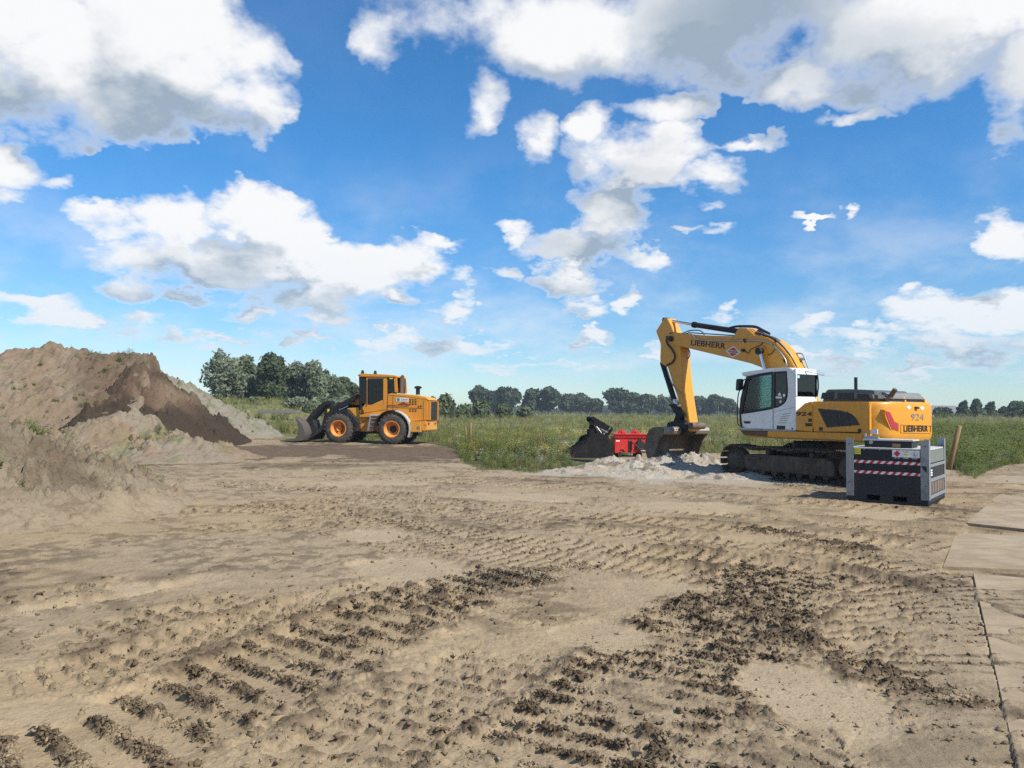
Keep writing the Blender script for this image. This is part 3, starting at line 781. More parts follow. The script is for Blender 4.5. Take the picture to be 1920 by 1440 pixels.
# pale sand pushed up in front of the bucket
def h_sand(A, B, x, y):
    def L(u, v, rx, ry, hh, yy=None):
        c = ground_at(u, v)
        return np.clip(1 - np.hypot((x - c[0]) / rx, (y - c[1]) / ry), 0, 1) * hh * .68
    h = L(1150, 880, 1.3, 1.5, .62)
    for a in [(1195, 884, 1.5, 1.4, .55), (1250, 880, 1.3, 1.5, .58), (1300, 876, 1.3, 1.5, .70), (1215, 892, 2.2, 1.0, .32), (1330, 888, 2.0, 1.1, .36), (1110, 884, 1.6, .9, .30), (1420, 896, 2.2, .8, .30)]:
        h = np.maximum(h, L(*a))
    return h
def c_sand(x, y, h, A, B):
    n = fbm2(x * 1.5, y * 1.5, 4, 961); d = sstep(fbm2(x * 2.5, y * 2.5, 4, 962), .60, .68)
    c = mixcol(SAND, c3(.34, .29, .22), sstep(n, .4, .6))
    return c * (1 - .75 * d[:, None]) + c3(.13, .10, .07)[None, :] * .75 * d[:, None]
_c = ground_at(1260, 886)
heap('sand_heap', _c[0], _c[1], 5.6, 2.6, 0, h_sand, 300, c_sand, 'low pale sand heaps in front of the wide bucket', 'sand heap', .10, 3.2)

# ------------------------------------------------------------------ excavator
EX = Frame(8.37, 20.48, 60, 0.0)
exc = tag(empty('excavator', EX.o, EX.rz), 'yellow and white crawler excavator with its arm reaching out to a wide bucket', 'excavator')
Y1 = 1.2
def z1(X_, Y_): return (1220 + X_ / 6, 580 + Y_ / 6)
def z2(X_, Y_): return (1360 + X_ / 4.3636, 660 + Y_ / 4.3636)
def z7(X_, Y_): return (1370 + X_ / 10.288, 680 + Y_ / 10.288)
def z6(X_, Y_): return (1630 + X_ / 13.714, 740 + Y_ / 13.714)
def S1(pts, y): return [EX.side(*z1(*p), y) for p in pts]
def S2(pts, y): return [EX.side(*z2(*p), y) for p in pts]
def S7(pts, y): return [EX.side(*z7(*p), y) for p in pts]
def V(p, y): return (p[0], y, p[1])

# --- crawler tracks
TL, TR, TZ = 1.80, .37, .45
def track_path(n):
    """shoe positions round the track: (x, z, angle of the outward normal)"""
    out = []; top = 2 * TL; arc = math.pi * (TR + .04); tot = 2 * top + 2 * arc
    rad = TR + .04
    for k in range(n):
        s = (k + .5) / n * tot
        if s < top:
            x = TL - s; sag = .045 * math.sin(math.pi * ((s / top * 3) % 1)) ** 2 + .03 * (1 - abs(2 * s / top - 1) ** 2) - .02
            out.append((x, TZ + rad - sag, math.pi / 2))
        elif s < top + arc:
            a = math.pi / 2 + (s - top) / rad; out.append((-TL + rad * math.cos(a), TZ + rad * math.sin(a), a))
        elif s < 2 * top + arc:
            out.append((-TL + (s - top - arc), TZ - rad, -math.pi / 2))
        else:
            a = -math.pi / 2 + (s - 2 * top - arc) / rad; out.append((TL + rad * math.cos(a), TZ + rad * math.sin(a), a))
    return out
bm = bmesh.new()
bm_box(bm, (0, 0, 0), (.155, .60, .022))
for gx in (-.055, .0, .055): bm_box(bm, (gx, 0, .022), (.014, .596, .026))
bm_box(bm, (0, 0, -.04), (.15, .20, .06))
shoe_me = bpy.data.meshes.new('track_shoe'); bm.to_mesh(shoe_me); bm.free(); shoe_me.materials.append(M['track'])
for sy in (1, -1):
    yc = sy * 1.2
    fr = bmesh.new()
    bm_prism(fr, [(-1.45, .22), (1.32, .22), (1.40, .32), (1.38, .62), (1.2, .66), (-1.2, .66), (-1.40, .60), (-1.5, .42)], yc - .20, yc + .25)
    dobevel(fr, .02)
    tf = bmo('track_frame', fr, M['track'], exc, 35)
    for (x, zz, a) in track_path(50):
        o = bpy.data.objects.new('track_shoe', shoe_me); COL.objects.link(o); o.parent = tf
        o.location = (x, yc, zz); o.rotation_euler = (0, math.pi / 2 - a, 0)
    lathe('idler_wheel', [(.05, -.12), (.33, -.12), (.36, -.07), (.36, .07), (.33, .12), (.28, .13), (.22, .20), (.16, .24), (.04, .245)], (TL, yc, TZ), 'y', M['track'], tf, 32) if sy > 0 else lathe('idler_wheel', [(.05, -.12), (.36, -.07), (.36, .07), (.05, .12)], (TL, yc, TZ), 'y', M['track'], tf, 32)
    sp = bmesh.new(); bm_lathe(sp, [(.06, -.10), (.29, -.10), (.29, .10), (.22, .16), (.20, .26), (.05, .27)], (-TL, yc, TZ), 'y', 28)
    for k in range(14):
        a = 2 * math.pi * k / 14; bm_box(sp, (-TL + .31 * math.cos(a), yc, TZ + .31 * math.sin(a)), (.09, .08, .06), Matrix.Rotation(-a, 3, 'Y'))
    bmo('sprocket', sp, M['track'], tf, 35)
    for k in range(7):
        cyl('track_roller', (-1.2 + k * .40, yc - .2, .22), (-1.2 + k * .40, yc + .20, .22), .10, M['track'], tf)
    for x in (-.75, .65):
        cyl('carrier_roller', (x, yc - .15, .72), (x, yc + .16, .72), .07, M['track'], tf)
    if sy > 0:
        for x in (1.0, -.75):
            st = bmesh.new(); bm_box(st, (x, yc + .27, .56), (.42, .10, .035)); bm_box(st, (x, yc + .25, .50), (.40, .03, .09))
            bmo('step', st, M['track'], tf)
ub = bmesh.new(); bm_box(ub, (0, 0, .60), (1.7, 1.9, .32)); bm_lathe(ub, [(.3, .74), (.74, .74), (.74, 1.02), (.3, 1.02)], (0, 0, 0), 'z', 32); dobevel(ub, .02)
bmo('undercarriage', ub, M['black'], exc, 35)

# --- deck and side skirts
DZ = EX.side(*z2(575, 640), Y1)[1]
xcr = EX.side(*z2(577, 640), Y1)[0]         # rear of cab
xcf = EX.side(*z2(125, 635), Y1)[0]         # front of cab
sk = S2([(345, 643), (1125, 668), (1125, 728), (345, 694)], Y1)
prism('side_skirt', sk, .9, Y1 + .01, M['yellow'], exc, .012)
prism('front_skirt', S2([(120, 640), (344, 646), (344, 692), (150, 678)], Y1 - .03), .9, Y1 - .03, M['rust'], exc, .01)
dk = bmesh.new(); bm_box(dk, ((xcf - 2.2) / 2, -.02, DZ - .13), (xcf + 2.1, 2.30, .22)); dobevel(dk, .03)
bmo('deck', dk, M['wornyellow'], exc, 35)
prism('cab_step', S2([(95, 628), (390, 634), (575, 640), (575, 650), (95, 640)], Y1 + .03), .45, Y1 + .03, M['galv'], exc, .006)

# --- counterweight
zt = EX.side(*z2(1180, 406), Y1)[1]; zb = DZ - .20
xe = EX.side(*z2(1180, 500), Y1)[0]
TAILX = -2.52
plan = [(xe, 1.2), (-2.02, 1.2), (-2.24, 1.15), (-2.40, 1.02), (-2.50, .82), (TAILX, .62), (TAILX, -.72), (-2.50, -.90), (-2.40, -1.06), (-2.24, -1.17), (-2.02, -1.2), (xe, -1.2)]
bm = bmesh.new()
levels = [(zb, .86), (zb + .05, .95), (zb + .16, 1.0), (zt - .16, 1.0), (zt - .07, .975), (zt - .02, .94), (zt, .88)]
rings = []
for (h_, s_) in levels:
    rings.append([bm.verts.new((xe + (x - xe) * (1 - (1 - s_) * .8), y * (1 - (1 - s_) * .65), h_)) for (x, y) in plan])
for A, B in zip(rings[:-1], rings[1:]):
    for k in range(len(plan)): bm.faces.new((A[k], A[(k + 1) % len(plan)], B[(k + 1) % len(plan)], B[k]))
bm.faces.new(rings[0]); bm.faces.new(rings[-1][::-1])
cw = bmo('counterweight', bm, M['yellow'], exc, 50)
def E6(pts, x): return [EX.end(*z6(*p), x) for p in pts]
TX = TAILX - .004
def rear_plate(name, pts, th, mat, parent, x=TX):
    return prism(name, E6(pts, x), x - th, x + .02, mat, parent, 0, 'x')
prism('tail_lamp', E6([(398, 415), (520, 450), (545, 510), (640, 715), (720, 755), (715, 930), (555, 870), (430, 570)], -2.51), -2.530, -2.36, M['lens'], cw, .004, 'x')
fr = E6([(385, 385), (528, 420), (560, 490), (648, 690), (750, 740), (745, 960), (535, 890), (405, 580)], -2.51)
prism('lamp_frame', fr, -2.520, -2.35, M['yellow'], cw, .004, 'x')
def frame_rect(name, pts, w, x, mat, parent):
    q = E6(pts, x); bm = bmesh.new()
    for a, b in zip(q, q[1:] + q[:1]):
        d = math.hypot(b[0] - a[0], b[1] - a[1]); ang = math.atan2(b[1] - a[1], b[0] - a[0])
        bm_box(bm, (x, (a[0] + b[0]) / 2, (a[1] + b[1]) / 2), (.02, d + w, w), Matrix.Rotation(ang, 3, 'X'))
    return bmo(name, bm, mat, parent)
frame_rect('name_frame', [(815, 765), (1585, 790), (1575, 985), (810, 970)], .016, TX, M['yellow'], cw)
def rtext(name, s, pts, mat, bold, shear=0):
    q = E6(pts, TX - .004); ys = [p[0] for p in q]; zs = [p[1] for p in q]
    w = math.hypot(q[1][0] - q[0][0], q[1][1] - q[0][1]); h = math.hypot(q[3][0] - q[0][0], q[3][1] - q[0][1])
    return text(name, s, (TX - .005, sum(ys) / 4, sum(zs) / 4), (0, -1, 0), (0, 0, 1), w, h, mat, cw, bold, shear)
rtext('maker_lettering', 'LIEBHERR', [(885, 785), (1508, 810), (1508, 958), (885, 940)], M['ink'], .022)
rtext('model_number', '924', [(1078, 480), (1400, 500), (1400, 660), (1085, 650)], M['greyink'], .0)
for (a, b) in ((1020, 330), (1360, 345)):
    q = E6([(a - 55, b), (a, b - 55), (a + 55, b), (a, b + 55)], TX); prism('warning_sticker', q, TX - .003, TX + .02, M['sticker'], cw, 0, 'x')
q = E6([(1165, 310), (1245, 320), (1240, 365), (1175, 355)], TX); prism('camera_housing', q, TX - .05, TX + .02, M['gloss'], cw, .005, 'x')
for (a, b) in ((735, 175), (1245, 205)):
    yy, zz = EX.end(*z6(a, b), -2.22)
    bm = bmesh.new(); bm_prism(bm, [(-2.42, zt - .08), (-2.42, zt + .06), (-2.38, zt + .13), (-2.31, zt + .145), (-2.24, zt + .12), (-1.98, zt - .05)], yy - .03, yy + .03); dobevel(bm, .006)
    lug = bmo('lifting_lug', bm, M['wornyellow'], cw, 35)
    cyl('lug_bolt', (-2.31, yy - .036, zt + .06), (-2.31, yy + .036, zt + .06), .028, M['steel'], lug)
q = S2([(1185, 635), (1245, 632), (1245, 672), (1185, 670)], Y1); prism('warning_sticker', q, Y1 - .02, Y1 + .004, M['sticker'], cw)

# --- engine housing with side doors and vents
hz_ = [(575, 640), (575, 478), (655, 412), (720, 404), (1180, 406), (1180, 660)]
q = S2(hz_, Y1); prism('engine_housing', q, -1.19, Y1 - .01, M['yellow'], exc, .05)
prism('side_door', S2([(580, 640), (580, 482), (655, 418), (714, 411), (714, 650)], Y1), Y1 - .03, Y1 + .004, M['yellow'], exc, .006)
sd = prism('side_door', S2([(724, 412), (1176, 414), (1176, 656), (724, 650)], Y1), Y1 - .03, Y1 + .004, M['yellow'], exc, .006)
vg = prism('side_vent', S2([(757, 462), (850, 470), (950, 480), (1030, 505), (1070, 540), (1100, 598), (830, 618)], Y1 + .005), Y1 - .02, Y1 + .012, M['gloss'], sd, .004)
for k in range(9):
    a, b = 775 + k * 33, 0
    p = S2([(790 + k * 30, 485), (808 + k * 30, 608)], Y1 + .012)
    if k in (1, 2, 4, 5, 7): cyl('vent_slat', V(p[0], Y1 + .012), V(p[1], Y1 + .012), .007, M['black'], vg, seg=6)
for (a, b) in ((783, 630), (1100, 642), (695, 558)):
    prism('door_latch', S2([(a - 14, b - 14), (a + 14, b - 14), (a + 14, b + 14), (a - 14, b + 14)], Y1), Y1 - .02, Y1 + .016, M['gloss'], exc, .004)
prism('info_plate', S2([(655, 582), (710, 582), (710, 608), (655, 608)], Y1), Y1 - .02, Y1 + .009, M['gloss'], exc)
q = S2([(582, 488), (710, 492), (710, 526), (582, 524)], Y1)
text('model_number', '924', ((q[0][0] + q[1][0]) / 2, Y1 + .008, (q[0][1] + q[2][1]) / 2), (-1, 0, 0), (0, 0, 1), abs(q[0][0] - q[1][0]), abs(q[0][1] - q[2][1]), M['ink'], exc, .03, .12)

# --- hood, exhaust, pipe
hp = S2([(758, 408), (765, 372), (790, 325), (830, 306), (1000, 303), (1180, 312), (1225, 325), (1240, 408)], 1.0)
hd = prism('engine_hood', hp, -.45, 1.0, M['hood'], exc, .09)
for pts in ([(793, 332), (893, 331), (890, 383), (780, 382)], [(918, 333), (1052, 335), (1050, 385), (918, 384)], [(1078, 343), (1170, 347), (1186, 385), (1078, 385)]):
    prism('hood_vent', S2(pts, 1.0), .96, 1.008, M['gloss'], hd, .006)
hb = S2([(1215, 326), (1280, 328), (1325, 350), (1350, 408), (1215, 408)], .72)
prism('rear_hood', hb, -.85, .72, M['hood2'], exc, .09)
p = EX.side(*z2(1068, 300), .2); pt = EX.side(*z2(1068, 207), .2)
cyl('exhaust_stack', (p[0], .2, p[1] - .1), (p[0], .2, pt[1]), .042, M['gloss'], exc)
a, b = EX.side(*z2(1318, 398), .55), EX.side(*z2(1392, 303), .55)
bm = bmesh.new(); bm_cyl(bm, (a[0], .55, a[1] - .05), (b[0], .55, b[1]), .062, .055); bm_lathe(bm, [(.02, -.03), (.09, -.03), (.09, .03), (.02, .03)], (a[0], .55, a[1] - .02), 'z', 16)
bmo('exhaust_pipe', bm, M['rust'], exc, 40)

# --- cab
cab_y0, cab_y1 = .36, Y1
def cabside(yf, near):
    s = 1 if near else -1
    y_in = yf - .06 * s
    lo, hi = min(yf, y_in), max(yf, y_in)
    body = prism('cab_panel', S7([(195, 990), (400, 958), (640, 918), (815, 885), (930, 855), (1010, 810), (1065, 740), (1095, 640), (1100, 500), (1078, 160), (1150, 150), (1225, 180), (1240, 640), (1232, 1305), (225, 1265)], Y1), lo, hi, M['white'], exc, .012)
    return body
nearpanel = cabside(cab_y1, True)
farpanel = cabside(cab_y0, False)
# black surround, door frame, panes
def ring_frame(name, outer, y, th, w, mat, parent):
    q = S7(outer, Y1); bm = bmesh.new(); qs = [V(p, y) for p in q]
    for a, b in zip(qs, qs[1:] + qs[:1]):
        bm_tube(bm, [a, b], w, 6)
    return bmo(name, bm, mat, parent)
glass_front = [(200, 975), (225, 820), (300, 440), (345, 265), (560, 215), (825, 178), (818, 876), (640, 912), (420, 948)]
glass_rear = [(832, 176), (1080, 160), (1098, 500), (1092, 630), (1060, 735), (1005, 805), (930, 850), (828, 874)]
for yf, sgn in ((cab_y1 - .012, 1), (cab_y0 + .012, -1)):
    prism('door_pane', S7(glass_front, Y1), yf - .008, yf, M['glass'], exc)
    prism('rear_side_pane', S7(glass_rear, Y1), yf - .008, yf, M['dglass'], exc)
    ring_frame('door_frame', [(208, 965), (232, 820), (305, 450), (350, 280), (565, 232), (810, 195), (806, 868), (640, 900), (420, 936)], yf + .004 * sgn, .02, .038, M['gloss'], exc)
    ring_frame('pane_seal', [(845, 190), (1065, 176), (1082, 500), (1076, 625), (1046, 725), (995, 790), (925, 835), (842, 858)], yf + .004 * sgn, .02, .022, M['gloss'], exc)
    prism('door_edge', S7([(821, 175), (833, 174), (827, 1290), (812, 1288)], Y1), yf - .01, yf + .02, M['galv'] if sgn > 0 else M['gloss'], exc)
# A pillar / windscreen edge
prism('front_pillar', S7([(165, 960), (185, 700), (250, 430), (300, 265), (350, 255), (310, 440), (240, 760), (205, 985), (215, 1262), (180, 1180)], Y1), cab_y1 - .05, cab_y1 + .005, M['gloss'], exc, .005)
prism('front_pillar', S7([(165, 960), (185, 700), (250, 430), (300, 265), (350, 255), (310, 440), (240, 760), (205, 985), (215, 1262), (180, 1180)], Y1), cab_y0 - .005, cab_y0 + .05, M['gloss'], exc, .005)
wq = S7([(185, 1180), (172, 960), (195, 700), (258, 430), (305, 265)], Y1)
bm = bmesh.new()
va = [bm.verts.new((p[0] - .01, cab_y0 + .02, p[1])) for p in wq]; vb = [bm.verts.new((p[0] - .01, cab_y1 - .02, p[1])) for p in wq]
for i in range(len(wq) - 1): bm.faces.new((va[i], va[i + 1], vb[i + 1], vb[i]))
bmo('windscreen', bm, M['glass'], exc, True)
# roof with visor
prism('cab_roof', S7([(205, 200), (240, 185), (520, 140), (800, 105), (1060, 92), (1150, 98), (1225, 150), (1240, 200), (1080, 165), (820, 182), (560, 218), (300, 262), (245, 265)], Y1), cab_y0 - .01, cab_y1 + .015, M['white'], exc, .018)
# rear wall: pane, white lower panel
xr = xcr
zlo = EX.end(*z7(1400, 650), xr)[1]; zhi = EX.end(*z7(1400, 225), xr)[1]; zrf = EX.side(*z7(1150, 110), Y1)[1]
box('rear_panel', (xr + .03, (cab_y0 + cab_y1) / 2, (DZ + zlo) / 2), (.06, cab_y1 - cab_y0 - .01, zlo - DZ), M['white'], exc, .01)
box('rear_header', (xr + .03, (cab_y0 + cab_y1) / 2, (zhi + zrf) / 2 - .01), (.06, cab_y1 - cab_y0 - .01, zrf - zhi), M['white'], exc, .01)
box('rear_window', (xr + .005, (cab_y0 + cab_y1) / 2, (zhi + zlo) / 2), (.012, cab_y1 - cab_y0 - .10, zhi - zlo), M['dglass'], exc, 0)
box('rear_pillar', (xr + .02, cab_y0 + .03, (zhi + zlo) / 2), (.06, .05, zhi - zlo), M['gloss'], exc, .006)
box('rear_pillar', (xr + .02, cab_y1 - .03, (zhi + zlo) / 2), (.06, .05, zhi - zlo), M['white'], exc, .006)
q = EX.end(*z7(1305, 270), xr); box('window_sticker', (xr - .006, q[0], q[1]), (.003, .08, .07), flat('mint_sticker', (.45, .75, .62)), exc, 0)
# inside: dark rear lining, seat, console, lever, rail
bx0 = S7([(560, 700)], .8)[0]
st = bmesh.new()
sx, sz = EX.side(*z7(640, 880), .8)
bm_box(st, (sx, .80, sz), (.46, .46, .14)); bm_box(st, (sx - .26, .80, sz + .40), (.14, .46, .75), Matrix.Rotation(R(-12), 3, 'Y')); bm_box(st, (sx - .36, .80, sz + .86), (.10, .28, .20), Matrix.Rotation(R(-12), 3, 'Y')); bm_box(st, (sx, .80, sz - .3), (.36, .36, .5)); dobevel(st, .03)
bmo('driver_seat', st, M['seat'], exc, 35)
cs = bmesh.new()
for yy in (.52, 1.06): bm_box(cs, (sx + .12, yy, sz + .14), (.5, .11, .18)); bm_cyl(cs, (sx + .32, yy, sz + .2), (sx + .36, yy, sz + .42), .02)
dobevel(cs, .015)
bmo('control_console', cs, M['gloss'], exc, 35)
rl = bmesh.new(); p = S7([(250, 690), (300, 680), (325, 720), (325, 950)], Y1)
bm_tube(rl, [V(a, .45) for a in p], .016); bm_tube(rl, [V(a, .45) for a in S7([(245, 770), (540, 730)], Y1)], .02); bm_tube(rl, [V(a, .45) for a in S7([(240, 870), (540, 875)], Y1)], .012)
bmo('guard_rail', rl, M['gloss'], exc)
box('cab_floor', ((xcf + xcr) / 2, (cab_y0 + cab_y1) / 2, DZ + .05), (xcf - xcr - .15, cab_y1 - cab_y0 - .15, .06), M['gloss'], exc, 0)
prism('cab_lining', S7([(835, 180), (1075, 165), (1090, 560), (1040, 735), (930, 845), (835, 868)], Y1), cab_y0 + .05, cab_y0 + .08, M['seat'], exc)
prism('cab_lining', S7([(690, 330), (835, 180), (835, 868), (790, 880), (760, 500)], Y1), cab_y0 + .05, cab_y0 + .075, M['seat'], exc)
# cab trims: handle, louvres, data plate, seams, stickers
hn = S7([(245, 1128), (392, 1132), (375, 1175), (275, 1175)], Y1); prism('door_handle', hn, Y1 - .01, Y1 + .012, M['gloss'], nearpanel, .004)
for i, (xa, xb, ya, yb) in enumerate([(985, 1150, 1003, 970), (970, 1130, 1046, 1020), (950, 1115, 1086, 1064), (930, 1100, 1125, 1112), (915, 1080, 1162, 1160)]):
    p = S7([(xa, ya), (xb, yb)], Y1); cyl('louvre', V(p[0], Y1 + .001), V(p[1], Y1 + .001), .006, M['greyink'], nearpanel, seg=6)
prism('info_plate', S7([(890, 1212), (1055, 1218), (1052, 1288), (890, 1284)], Y1), Y1 - .01, Y1 + .005, M['gloss'], nearpanel)
p = S7([(1188, 1272)], Y1)[0]; cyl('cap', (p[0], Y1 - .01, p[1]), (p[0], Y1 + .01, p[1]), .022, M['gloss'], nearpanel)
p = S7([(832, 948), (1235, 862)], Y1); cyl('panel_seam', V(p[0], Y1 + .001), V(p[1], Y1 + .001), .004, M['greyink'], nearpanel, seg=6)
for (a, b, r_) in ((940, 612, .042), (1028, 632, .042), (958, 752, .034)):
    p = S7([(a, b)], Y1)[0]; cyl('window_sticker', (p[0], Y1 - .012, p[1]), (p[0], Y1 - .004, p[1]), r_, M['sticker'], exc, seg=20)
prism('window_sticker', S7([(865, 652), (985, 656), (985, 692), (865, 688)], Y1), Y1 - .012, Y1 - .004, M['sticker'], exc)
# mirror and its arm
p = S7([(300, 320), (230, 330), (180, 420), (150, 520), (115, 640), (100, 900), (105, 1150), (160, 1225), (215, 1255)], Y1 + .12)
tube('mirror_arm', [V(a, Y1 + .06) for a in p], .016, M['gloss'], exc)
mq = S7([(118, 318), (190, 310), (182, 500), (140, 540), (105, 535)], Y1 + .12); prism('mirror', mq, Y1 - .02, Y1 + .16, M['gloss'], exc, .02)
# wiper, antenna, work light
p = S7([(1615, 240), (1635, 340), (1615, 660)], Y1 - .8); tube('rear_wiper', [(xr - .03, cab_y0 + .02, zhi), (xr - .04, cab_y0 + .0, (zhi + zlo) / 2), (xr - .03, cab_y0 + .04, zlo)], .02, M['gloss'], exc)
a = EX.end(*z7(1400, 190), xr)
tube('antenna', [(xr + .05, a[0], a[1] + .02), (xr - .1, a[0] - .22, a[1] + .0), (xr - .25, a[0] - .52, a[1] - .08)], .006, M['gloss'], exc)
tube('antenna', [(xr + .05, a[0], a[1] + .02), (xr - .1, a[0] - .2, a[1] + .05), (xr - .2, a[0] - .40, a[1] + .04)], .005, M['gloss'], exc)
# roof guard rails beside the boom
for dy in (-.55, -.20):
    p = S1([(1640, 495), (1700, 500), (1730, 545), (1775, 665)], dy)
    tube('handrail', [V(a, dy) for a in p], .02, M['galv'], exc)
p = S1([(1690, 545), (1735, 550), (1735, 572), (1690, 572)], -.2); prism('work_light', p, -.26, -.14, M['galv'], exc, .01)

# --- boom
BY = .24
bo = [(270, 398), (205, 345), (215, 300), (255, 262), (320, 268), (580, 292), (930, 302), (985, 205), (1080, 212), (1175, 292), (1300, 312), (1400, 362), (1480, 440), (1560, 540), (1620, 650)]
bq = S1(bo, BY)
foot = [(.62, 1.75), (.35, 1.45), (.12, 1.62)]
bl = S1([(1290, 672), (1130, 610), (900, 552), (400, 432)], BY)
topend = bq[-1]
boom_poly = bq + [(topend[0] - .28, topend[1] - .55), (.10, 1.80), (.22, 1.45), (.55, 1.42), (.80, 1.70), (1.35, 2.45)] + bl
boom = prism('boom', boom_poly, -BY, BY, M['yellow'], exc, .018)
def btext(name, s, quad, mat, bold, parent, y):
    q = S1(quad, y); c = (sum(p[0] for p in q) / 4, y + .004, sum(p[1] for p in q) / 4)
    xa = Vector((q[1][0] - q[0][0], 0, q[1][1] - q[0][1])); ya = Vector((q[0][0] - q[3][0], 0, q[0][1] - q[3][1]))
    w, h = xa.length, ya.length
    up = Vector((0, 1, 0)).cross(xa.normalized())
    return text(name, s, c, xa, up, w, h, mat, parent, bold)
btext('maker_lettering', 'LIEBHERR', [(458, 342), (845, 382), (838, 448), (455, 402)], M['ink'], .022, boom, BY + .001)
dq = S1([(938, 412), (1012, 488), (918, 542), (850, 468)], BY); prism('logo_plate', dq, BY - .01, BY + .006, M['sticker'], boom)
def shrink(q, k):
    cx, cz = sum(p[0] for p in q) / len(q), sum(p[1] for p in q) / len(q); return [(cx + (p[0] - cx) * k, cz + (p[1] - cz) * k) for p in q]
dq2 = shrink(dq, .82)
def cut(q, a, b):      # a horizontal band of the diamond between two fractions of its height
    l, t, r_, bt = q[3], q[0], q[1], q[2]
    def L(p, s, f): return (p[0] + (s[0] - p[0]) * f, p[1] + (s[1] - p[1]) * f)
    return L, l, t, r_, bt
L, l_, t_, r_, b_ = cut(dq2, 0, 1)
prism('logo_mark', [t_, L(t_, r_, .72), L(t_, l_, .72)], BY, BY + .010, M['signred'], boom)
prism('logo_mark', [b_, L(b_, l_, .72), L(b_, r_, .72)], BY, BY + .010, M['signred'], boom)
prism('logo_band', [L(t_, l_, .80), L(t_, r_, .80), r_, L(b_, r_, .80), L(b_, l_, .80), l_], BY, BY + .009, M['greyink'], boom)
# stick
SY = .19
so = [(150, 98), (190, 103), (228, 180), (255, 250), (290, 330), (335, 420), (372, 830), (440, 1290), (490, 1340), (430, 1375), (395, 1290), (330, 1080), (235, 800), (190, 650), (140, 625), (108, 600), (105, 540), (112, 400), (85, 320), (58, 245)]
stick = prism('stick', S1(so, SY), -SY, SY, M['yellow'], exc, .015)
p = S1([(235, 330)], BY)[0]; cyl('boom_pin', (p[0], -.30, p[1]), (p[0], .30, p[1]), .10, M['black'], exc, seg=20)
p = S1([(185, 300), (185, 380), (240, 450), (275, 530), (240, 600), (180, 628)], SY + .03); tube('hose', [V(a, SY + .04) for a in p], .028, M['hose'], stick)
p = S1([(200, 270), (250, 262), (340, 270), (420, 240), (540, 238), (590, 285)], BY); tube('hose', [V(a, BY - .05) for a in p], .018, M['hose'], boom)
p = S1([(200, 300), (300, 285), (400, 262), (560, 270), (900, 292)], BY); tube('hose', [V(a, BY - .16) for a in p], .018, M['hose'], boom)
p = S1([(430, 250), (480, 300), (540, 345), (760, 352), (1040, 352), (1220, 355), (1340, 385), (1440, 465), (1510, 560), (1535, 645)], BY + .03); tube('hydraulic_pipe', [V(a, BY + .03) for a in p], .024, M['pipe'], boom)
p = S1([(330, 410), (385, 425), (415, 480), (410, 530), (385, 565)], 0); tube('hose', [V(a, -.1) for a in p], .016, M['hose'], exc)
p = S1([(345, 415), (375, 480), (385, 560)], 0); tube('hose', [V(a, -.05) for a in p], .022, M['hose'], exc)
# stick cylinder on top of the boom
def ram(nameb, a, mid, b, y, rb, rr, parent, eye=True):
    A, Mi, B = V(a, y), V(mid, y), V(b, y)
    c = cyl(nameb, Mi, B, rb, M['black'], parent, seg=20)
    cyl('piston_rod', A, Mi, rr, M['chrome'], c, seg=14)
    cyl('gland', Vector(Mi), Vector(Mi) + (Vector(B) - Vector(Mi)).normalized() * .12, rb * 1.18, M['black'], c, seg=20)
    for P_ in (A, B): cyl('pin_eye', (P_[0], y - .11, P_[2]), (P_[0], y + .11, P_[2]), rb * 1.05, M['black'], c, seg=18)
    return c
q = S1([(175, 122), (480, 172), (985, 248)], 0); ram('stick_cylinder', q[0], q[1], q[2], 0, .085, .05, exc)
q = S1([(1235, 472), (1282, 600), (1330, 750)], BY + .10)
for yy in (BY + .12, -BY - .12):
    top_, bot = q[0], (1.05, 1.25)
    mid = (top_[0] + (bot[0] - top_[0]) * .45, top_[1] + (bot[1] - top_[1]) * .45)
    c = cyl('boom_cylinder', V(mid, yy), V(bot, yy), .095, M['black'], exc, seg=20)
    cyl('piston_rod', V(top_, yy), V(mid, yy), .055, M['chrome'], c, seg=14)
    cyl('pin_eye', (top_[0], yy - .12, top_[1]), (top_[0], yy + .10, top_[1]), .10, M['black'], c, seg=18)
p = S1([(1260, 470)], BY)[0]; cyl('boom_boss', (p[0], -BY - .06, p[1]), (p[0], BY + .06, p[1]), .15, M['yellow'], boom, seg=24)
p = S1([(1048, 462)], BY)[0]; cyl('boom_lamp', (p[0], BY - .02, p[1]), (p[0], BY + .07, p[1]), .05, M['gloss'], boom)
p = S1([(1055, 465), (1100, 495), (1125, 450), (1220, 410), (1265, 372)], BY + .02); tube('hose', [V(a, BY + .02) for a in p], .01, M['hose'], boom)
p = S1([(1310, 510), (1350, 505), (1395, 450)], BY + .02); tube('hose', [V(a, BY + .02) for a in p], .01, M['hose'], boom)
# hoses over the boom's back
for k, (y_, o_) in enumerate([(.16, 0), (.08, 10), (-.02, 22), (-.10, 34)]):
    p = S1([(1180 + o_, 262 - o_), (1270 + o_, 290), (1380 + o_, 330), (1470 + o_, 405), (1560 + o_, 510), (1620 + o_, 610), (1650 + o_, 680)], y_)
    tube('hydraulic_pipe', [V(a, y_) for a in p], .028, M['pipe'] if k in (1, 3) else M['hose'], boom)
for k, y_ in enumerate((.10, .0)):
    p = S1([(885, 208 + 6 * k), (960, 190 + 6 * k), (1060, 186 + 10 * k), (1180, 192 + 12 * k), (1260, 230 + 12 * k), (1340, 272 + 8 * k)], y_)
    tube('hose', [V(a, y_) for a in p], .028, M['hose'], boom)
for (a, b) in ((1060, 352), (1405, 352), (1510, 580)):
    p = S1([(a, b)], BY + .03)[0]; cyl('pipe_clamp', (p[0], BY, p[1] - .04), (p[0], BY + .07, p[1] + .04), .035, M['black'], boom, seg=10)
